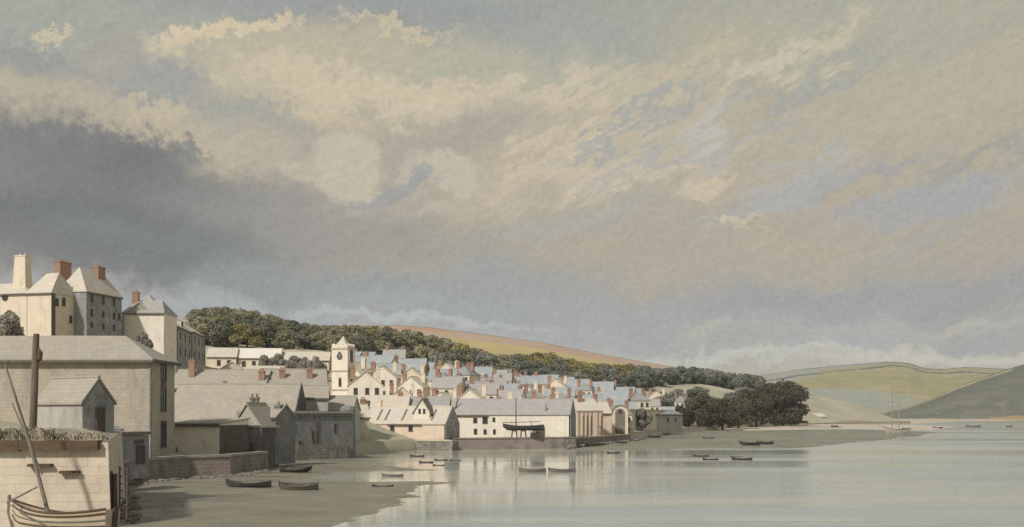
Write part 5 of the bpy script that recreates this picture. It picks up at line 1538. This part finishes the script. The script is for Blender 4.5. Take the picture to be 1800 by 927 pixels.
# boat propped on the quay in front of the white warehouse
def propped_boat():
    Y = 177.6; L = 72 / 1800 * Y
    zb = CAMZ + (HOR - 757) / 1800 * Y
    root = empty('fishing_lugger', (gx(920, Y), Y, zb), R(2), 'dark fishing boat with one mast, propped on trestles before the white warehouse', 'boat')
    hm, sec = hull_mesh(L, 1.9, 0.75, tarboat, sheer=0.3)
    o = bpy.data.objects.new('hull', hm); col.objects.link(o); o.parent = root
    g = MB()
    for s in (-1, 1): g.tube([(sec(t)[0], s * (sec(t)[1] + .02), sec(t)[3] + .03) for t in [k / 14 for k in range(15)]], 0.07, 6)
    g.build('gunwale', timber, root)
    mt = MB(); xm = (907 - 920) / 1800 * Y
    mt.tube([(xm, 0, 0.2), (xm, 0, CAMZ + (HOR - 700) / 1800 * Y - zb)], [0.12, 0.07], 8); m_ = mt.build('mast', timber, root)
    y_ = MB(); y_.tube([(-L * .5, 0.1, 1.35), (L * .42, 0.1, 1.55)], [0.07, 0.06], 6); y_.build('yard', timber, root)
    for t, s in ((0.28, 1), (0.5, -1), (0.8, 1)):
        x = sec(t)[0]
        b = MB(); zq = 1.98 - zb
        b.box(x - .45, x + .45, -.9, .9, -0.02 - .16, -0.02)
        for sx in (-.35, .35):
            for sy in (-.75, .75): b.tube([(x + sx * 1.3, sy, zq), (x + sx, sy * .8, -0.1)], 0.09, 6)
        t_ = b.build('trestle', timber, root)
    # gear heaped under the stern
    b = MB(); b.box(L * .18, L * .42, -0.75, 0.75, 1.985 - zb, 1.985 - zb + 0.75); 
    t_ = b.build('gear_heap', tarboat, root); rough_up(t_, 0.15, 1.6, cut=3)
propped_boat()

# two-masted ship lying beyond the point
def ship():
    Y = wy(764); L = 46 / 1800 * Y
    root = empty('two_masted_ship', (gx(1577, Y), Y, -0.4), R(4), 'pale two-masted ship with bare masts lying off the low point', 'ship')
    hm, sec = hull_mesh(L, 2.6, 1.75, mat('pale grey ship planking', (0.40, 0.37, 0.31), (0.32, 0.30, 0.26), 1.5), sheer=0.7)
    o = bpy.data.objects.new('hull', hm); col.objects.link(o); o.parent = root
    dk = MB(); dk.box(-L * .36, L * .46, -0.9, 0.9, 1.15, 1.25); dk.build('deck', greytim, root)
    rl = MB()
    for s in (-1, 1): rl.tube([(sec(t)[0], s * sec(t)[1], sec(t)[3] + .04) for t in [k / 14 for k in range(15)]], 0.09, 6)
    rl.build('rail', greytim, root)
    spar = mat('pale spar', (0.34, 0.32, 0.275), (0.28, 0.26, 0.23), 2)
    for px, top in ((1568, 670), (1580, 694)):
        x = (px - 1577) / 1800 * Y
        b = MB(); zt = CAMZ + (HOR - top) / 1800 * Y + 0.4
        b.tube([(x, 0, 0.8), (x, 0, zt)], [0.17, 0.08], 8); m_ = b.build('mast', spar, root)
        b = MB(); b.tube([(x - 1.6, -.15, zt * .62), (x + 1.6, -.15, zt * .64)], 0.07, 6); b.build('yard', spar, m_)
        b = MB()
        for s in (-1, 1): b.tube([(x, 0, zt * .8), (x + .7, s * 1.2, 1.9)], 0.022, 4)
        b.build('shroud', spar, m_)
    b = MB(); b.tube([(-L / 2 + .6, 0, 2.2), (-L / 2 - 2.2, 0, 3.1)], [0.14, 0.07], 6); b.build('bowsprit', spar, root)
    b = MB(); b.box(L * .22, L * .36, -.6, .6, 1.25, 2.3); b.build('deckhouse', greytim, root)
ship()

# ------------------------------------------------------------------ foreground boat with the leaning mast
def near_boat():
    Y = 51.0; S = Y / 1800
    root = empty('sailing_boat', (gx(104, Y), Y, -0.02), R(-4), 'pale wooden sailing boat aground below the wharf, its mast leaning left', 'boat')
    root.rotation_euler = (R(-6), R(2), R(-4))
    L = 188 * S
    hm, sec = hull_mesh(L, 2.3, 1.05, creamboat, stern=0.7, sheer=0.45, n=26)
    o = bpy.data.objects.new('hull', hm); col.objects.link(o); o.parent = root
    for hgt, m_ in ((0.86, brown), (0.62, greytim), (0.40, brown)):
        g = MB()
        for s in (-1, 1):
            pts = []
            for k in range(19):
                t = 0.05 + 0.95 * k / 18
                x, hb, kz, tz = sec(t); z = kz + (tz - kz) * hgt; f = hgt ** (1 / 1.9)
                pts.append((x, s * (hb * math.sin(f * math.pi / 2) ** 0.62 + 0.012), z))
            g.tube(pts, 0.04 if hgt < .8 else 0.055, 6)
        g.build('rubbing_strake', m_, o)
    g = MB()
    for s in (-1, 1): g.tube([(sec(t)[0], s * sec(t)[1], sec(t)[3] + .03) for t in [k / 18 for k in range(19)]], 0.06, 8)
    g.build('gunwale', brown, root)
    for t in (0.22, 0.45, 0.68, 0.88):
        x, hb, kz, tz = sec(t); b = MB(); b.box(x - .16, x + .16, -hb * .95, hb * .95, tz - .26, tz - .2); b.build('thwart', creamboat, root)
    b = MB(); x, hb, kz, tz = sec(0); b.tube([(x + .25, 0, 0.2), (x - .05, 0, tz * .6), (x - .1, 0, tz + .25)], 0.085, 8); b.build('stem_post', greytim, root)
    b = MB(); x, hb, kz, tz = sec(1); b.box(x, x + .08, -.04, .45, -.05, tz + .1); b.build('rudder', brown, root)
    # leaning mast, with a lashed spar beside it
    foot = at(93, 920, Y); top = at(9, 640, Y + 0.6)
    M = Matrix.Translation(root.location) @ root.rotation_euler.to_matrix().to_4x4()
    inv = M.inverted()
    f_, t_ = inv @ foot, inv @ top
    b = MB(); b.tube([f_ + Vector((0, 0, -.3)), f_.lerp(t_, .5) + Vector((.05, 0, 0)), t_], [0.105, 0.09, 0.045], 10); m_ = b.build('mast', greytim, root)
    b = MB(); b.tube([f_ + Vector((-.75, -.05, 2.4)), f_.lerp(t_, .75) + Vector((-.22, -.05, 0))], [0.05, 0.035], 8); b.build('spar', greytim, m_)
    b = MB(); b.tube([t_ * 0.98 + f_ * 0.02, inv @ at(80, 880, Y - .3)], 0.016, 5); b.build('halyard', ropem, m_)
    # sprit pole, butt resting on the bow
    p1, p2, p3 = inv @ at(12, 884, Y - .9), inv @ at(66, 856, Y - .7), inv @ at(88, 928, Y - 1.0)
    b = MB(); b.tube([p1, p2], [0.05, 0.04], 8); b.build('boathook', greytim, root)
    b = MB(); b.tube([p1, p1.lerp(p3, .5) + Vector((0, 0, -.06)), p3], 0.03, 6); b.build('mooring_rope', greytim, root)
near_boat()

# stout post standing on the wharf
def wharf_post():
    Y = 60.0; ft = at(57, 752, Y); tp = at(64, 587, Y)
    root = empty('mooring_post', (ft.x, ft.y, 4.6), 0, 'thick tall brown timber post with a knob, standing on the wharf by the shed', 'post')
    b = MB(); d = tp - Vector((ft.x, ft.y, 4.6))
    b.tube([(0, 0, 0), d * .5 + Vector((.02, 0, 0)), d], [0.22, 0.19, 0.165], 12); b.build('post', mat('weathered brown post', (0.20, 0.155, 0.115), (0.115, 0.088, 0.066), 2.2, stretch=(1.5, 1.5, .2), bump=0.5), root)
    k = d * 0.80
    b = MB(); b.tube([k + Vector((.05, 0, -.5)), k + Vector((.22, 0, -.25)), k + Vector((.27, 0, .1)), k + Vector((.12, 0, .45))], [0.08, 0.17, 0.15, 0.05], 10); b.build('cleat', brown, root)
    b = MB(); b.tube([(-.16, 0, 0), (d.x * .95 - .15, 0, d.z * .97)], [0.07, 0.05], 6); b.build('lashed_spar', greytim, root)
wharf_post()

# rubble below the ladder and along the quay foot: uncountable loose stone
def rubble():
    random.seed(31); mb = MB()
    def stone(x, y, z, r):
        n = []
        for i in range(4):
            for k in range(6):
                th = math.pi * (i + .5) / 4; ph = 6.283 * k / 6
                q = r * random.uniform(.75, 1.15)
                n.append((x + q * math.sin(th) * math.cos(ph) * 1.25, y + q * math.sin(th) * math.sin(ph), z + q * math.cos(th) * .7))
        fs = [(i * 6 + k, i * 6 + (k + 1) % 6, (i + 1) * 6 + (k + 1) % 6, (i + 1) * 6 + k) for i in range(3) for k in range(6)]
        fs += [tuple(range(6))[::-1], tuple(18 + k for k in range(6))]
        mb.add([Vector(v) for v in n], fs)
    for _ in range(70):
        px = random.uniform(190, 232); Y = random.uniform(54, 80); stone(gx(px, Y) + .3, Y, 0.12, random.uniform(.1, .35))
    for _ in range(190):
        px = random.uniform(225, 470); Y = float(np.interp(px, [225, 330, 405, 470], [88, 94.5, 97.5, 106])) - abs(random.gauss(0, 1.4)) - .4
        stone(gx(px, Y), Y, 0.14, random.uniform(.08, .28))
    for _ in range(60):
        px = random.uniform(1000, 1120); Y = float(np.interp(px, [1000, 1060, 1120], [178, 198, 226])) - abs(random.gauss(0, 2)); stone(gx(px, Y), Y, 0.3, random.uniform(.15, .5))
    o = mb.build('rubble', mat('wet rubble', (0.24, 0.215, 0.175), (0.14, 0.13, 0.11), 1.5, bump=0.4))
    tag(o, 'loose stones scattered along the foot of the quay walls', 'stones', None, 'stuff')
rubble()

# a hedge line and bushes on the open slope between the last houses and the shore trees
def slope_bushes():
    random.seed(44)
    k = 0
    for px, Y, h, wd in ((1146, 330, 4, 7), (1164, 345, 5, 8), (1182, 352, 4.5, 8), (1204, 372, 5, 9), (1226, 392, 4.5, 8), (1160, 392, 5, 8), (1252, 420, 5, 9), (1190, 410, 6, 9), (1286, 452, 5, 9), (1310, 474, 5, 9), (1225, 440, 6, 9)):
        x = gx(px, Y)
        tree('blue', x, Y, gz(x, Y) - 0.3, h, wd, 'bluish grey bush on the open slope between the last houses and the dark shore trees', 'bushes on the open slope', 20 + k % 5, 'bush', 'bush'); k += 1
slope_bushes()

# ------------------------------------------------------------------ air over the estuary
def haze():
    b = MB(); b.box(-4050, 4050, -550, 3300, -3.5, 150)
    m = bpy.data.materials.new('estuary air'); m.use_nodes = True
    nt = m.node_tree
    nt.nodes.remove(nt.nodes['Principled BSDF'])
    v = nt.nodes.new('ShaderNodeVolumePrincipled')
    v.inputs['Color'].default_value = (0.97, 0.98, 1.0, 1)
    v.inputs['Density'].default_value = HAZE
    v.inputs['Anisotropy'].default_value = 0.2
    nt.links.new(v.outputs[0], nt.nodes['Material Output'].inputs['Volume'])
    o = b.build('haze', m)
    tag(o, 'thin pale haze filling the air over the estuary', 'haze', None, 'stuff')
HAZE = 0.00017
haze()
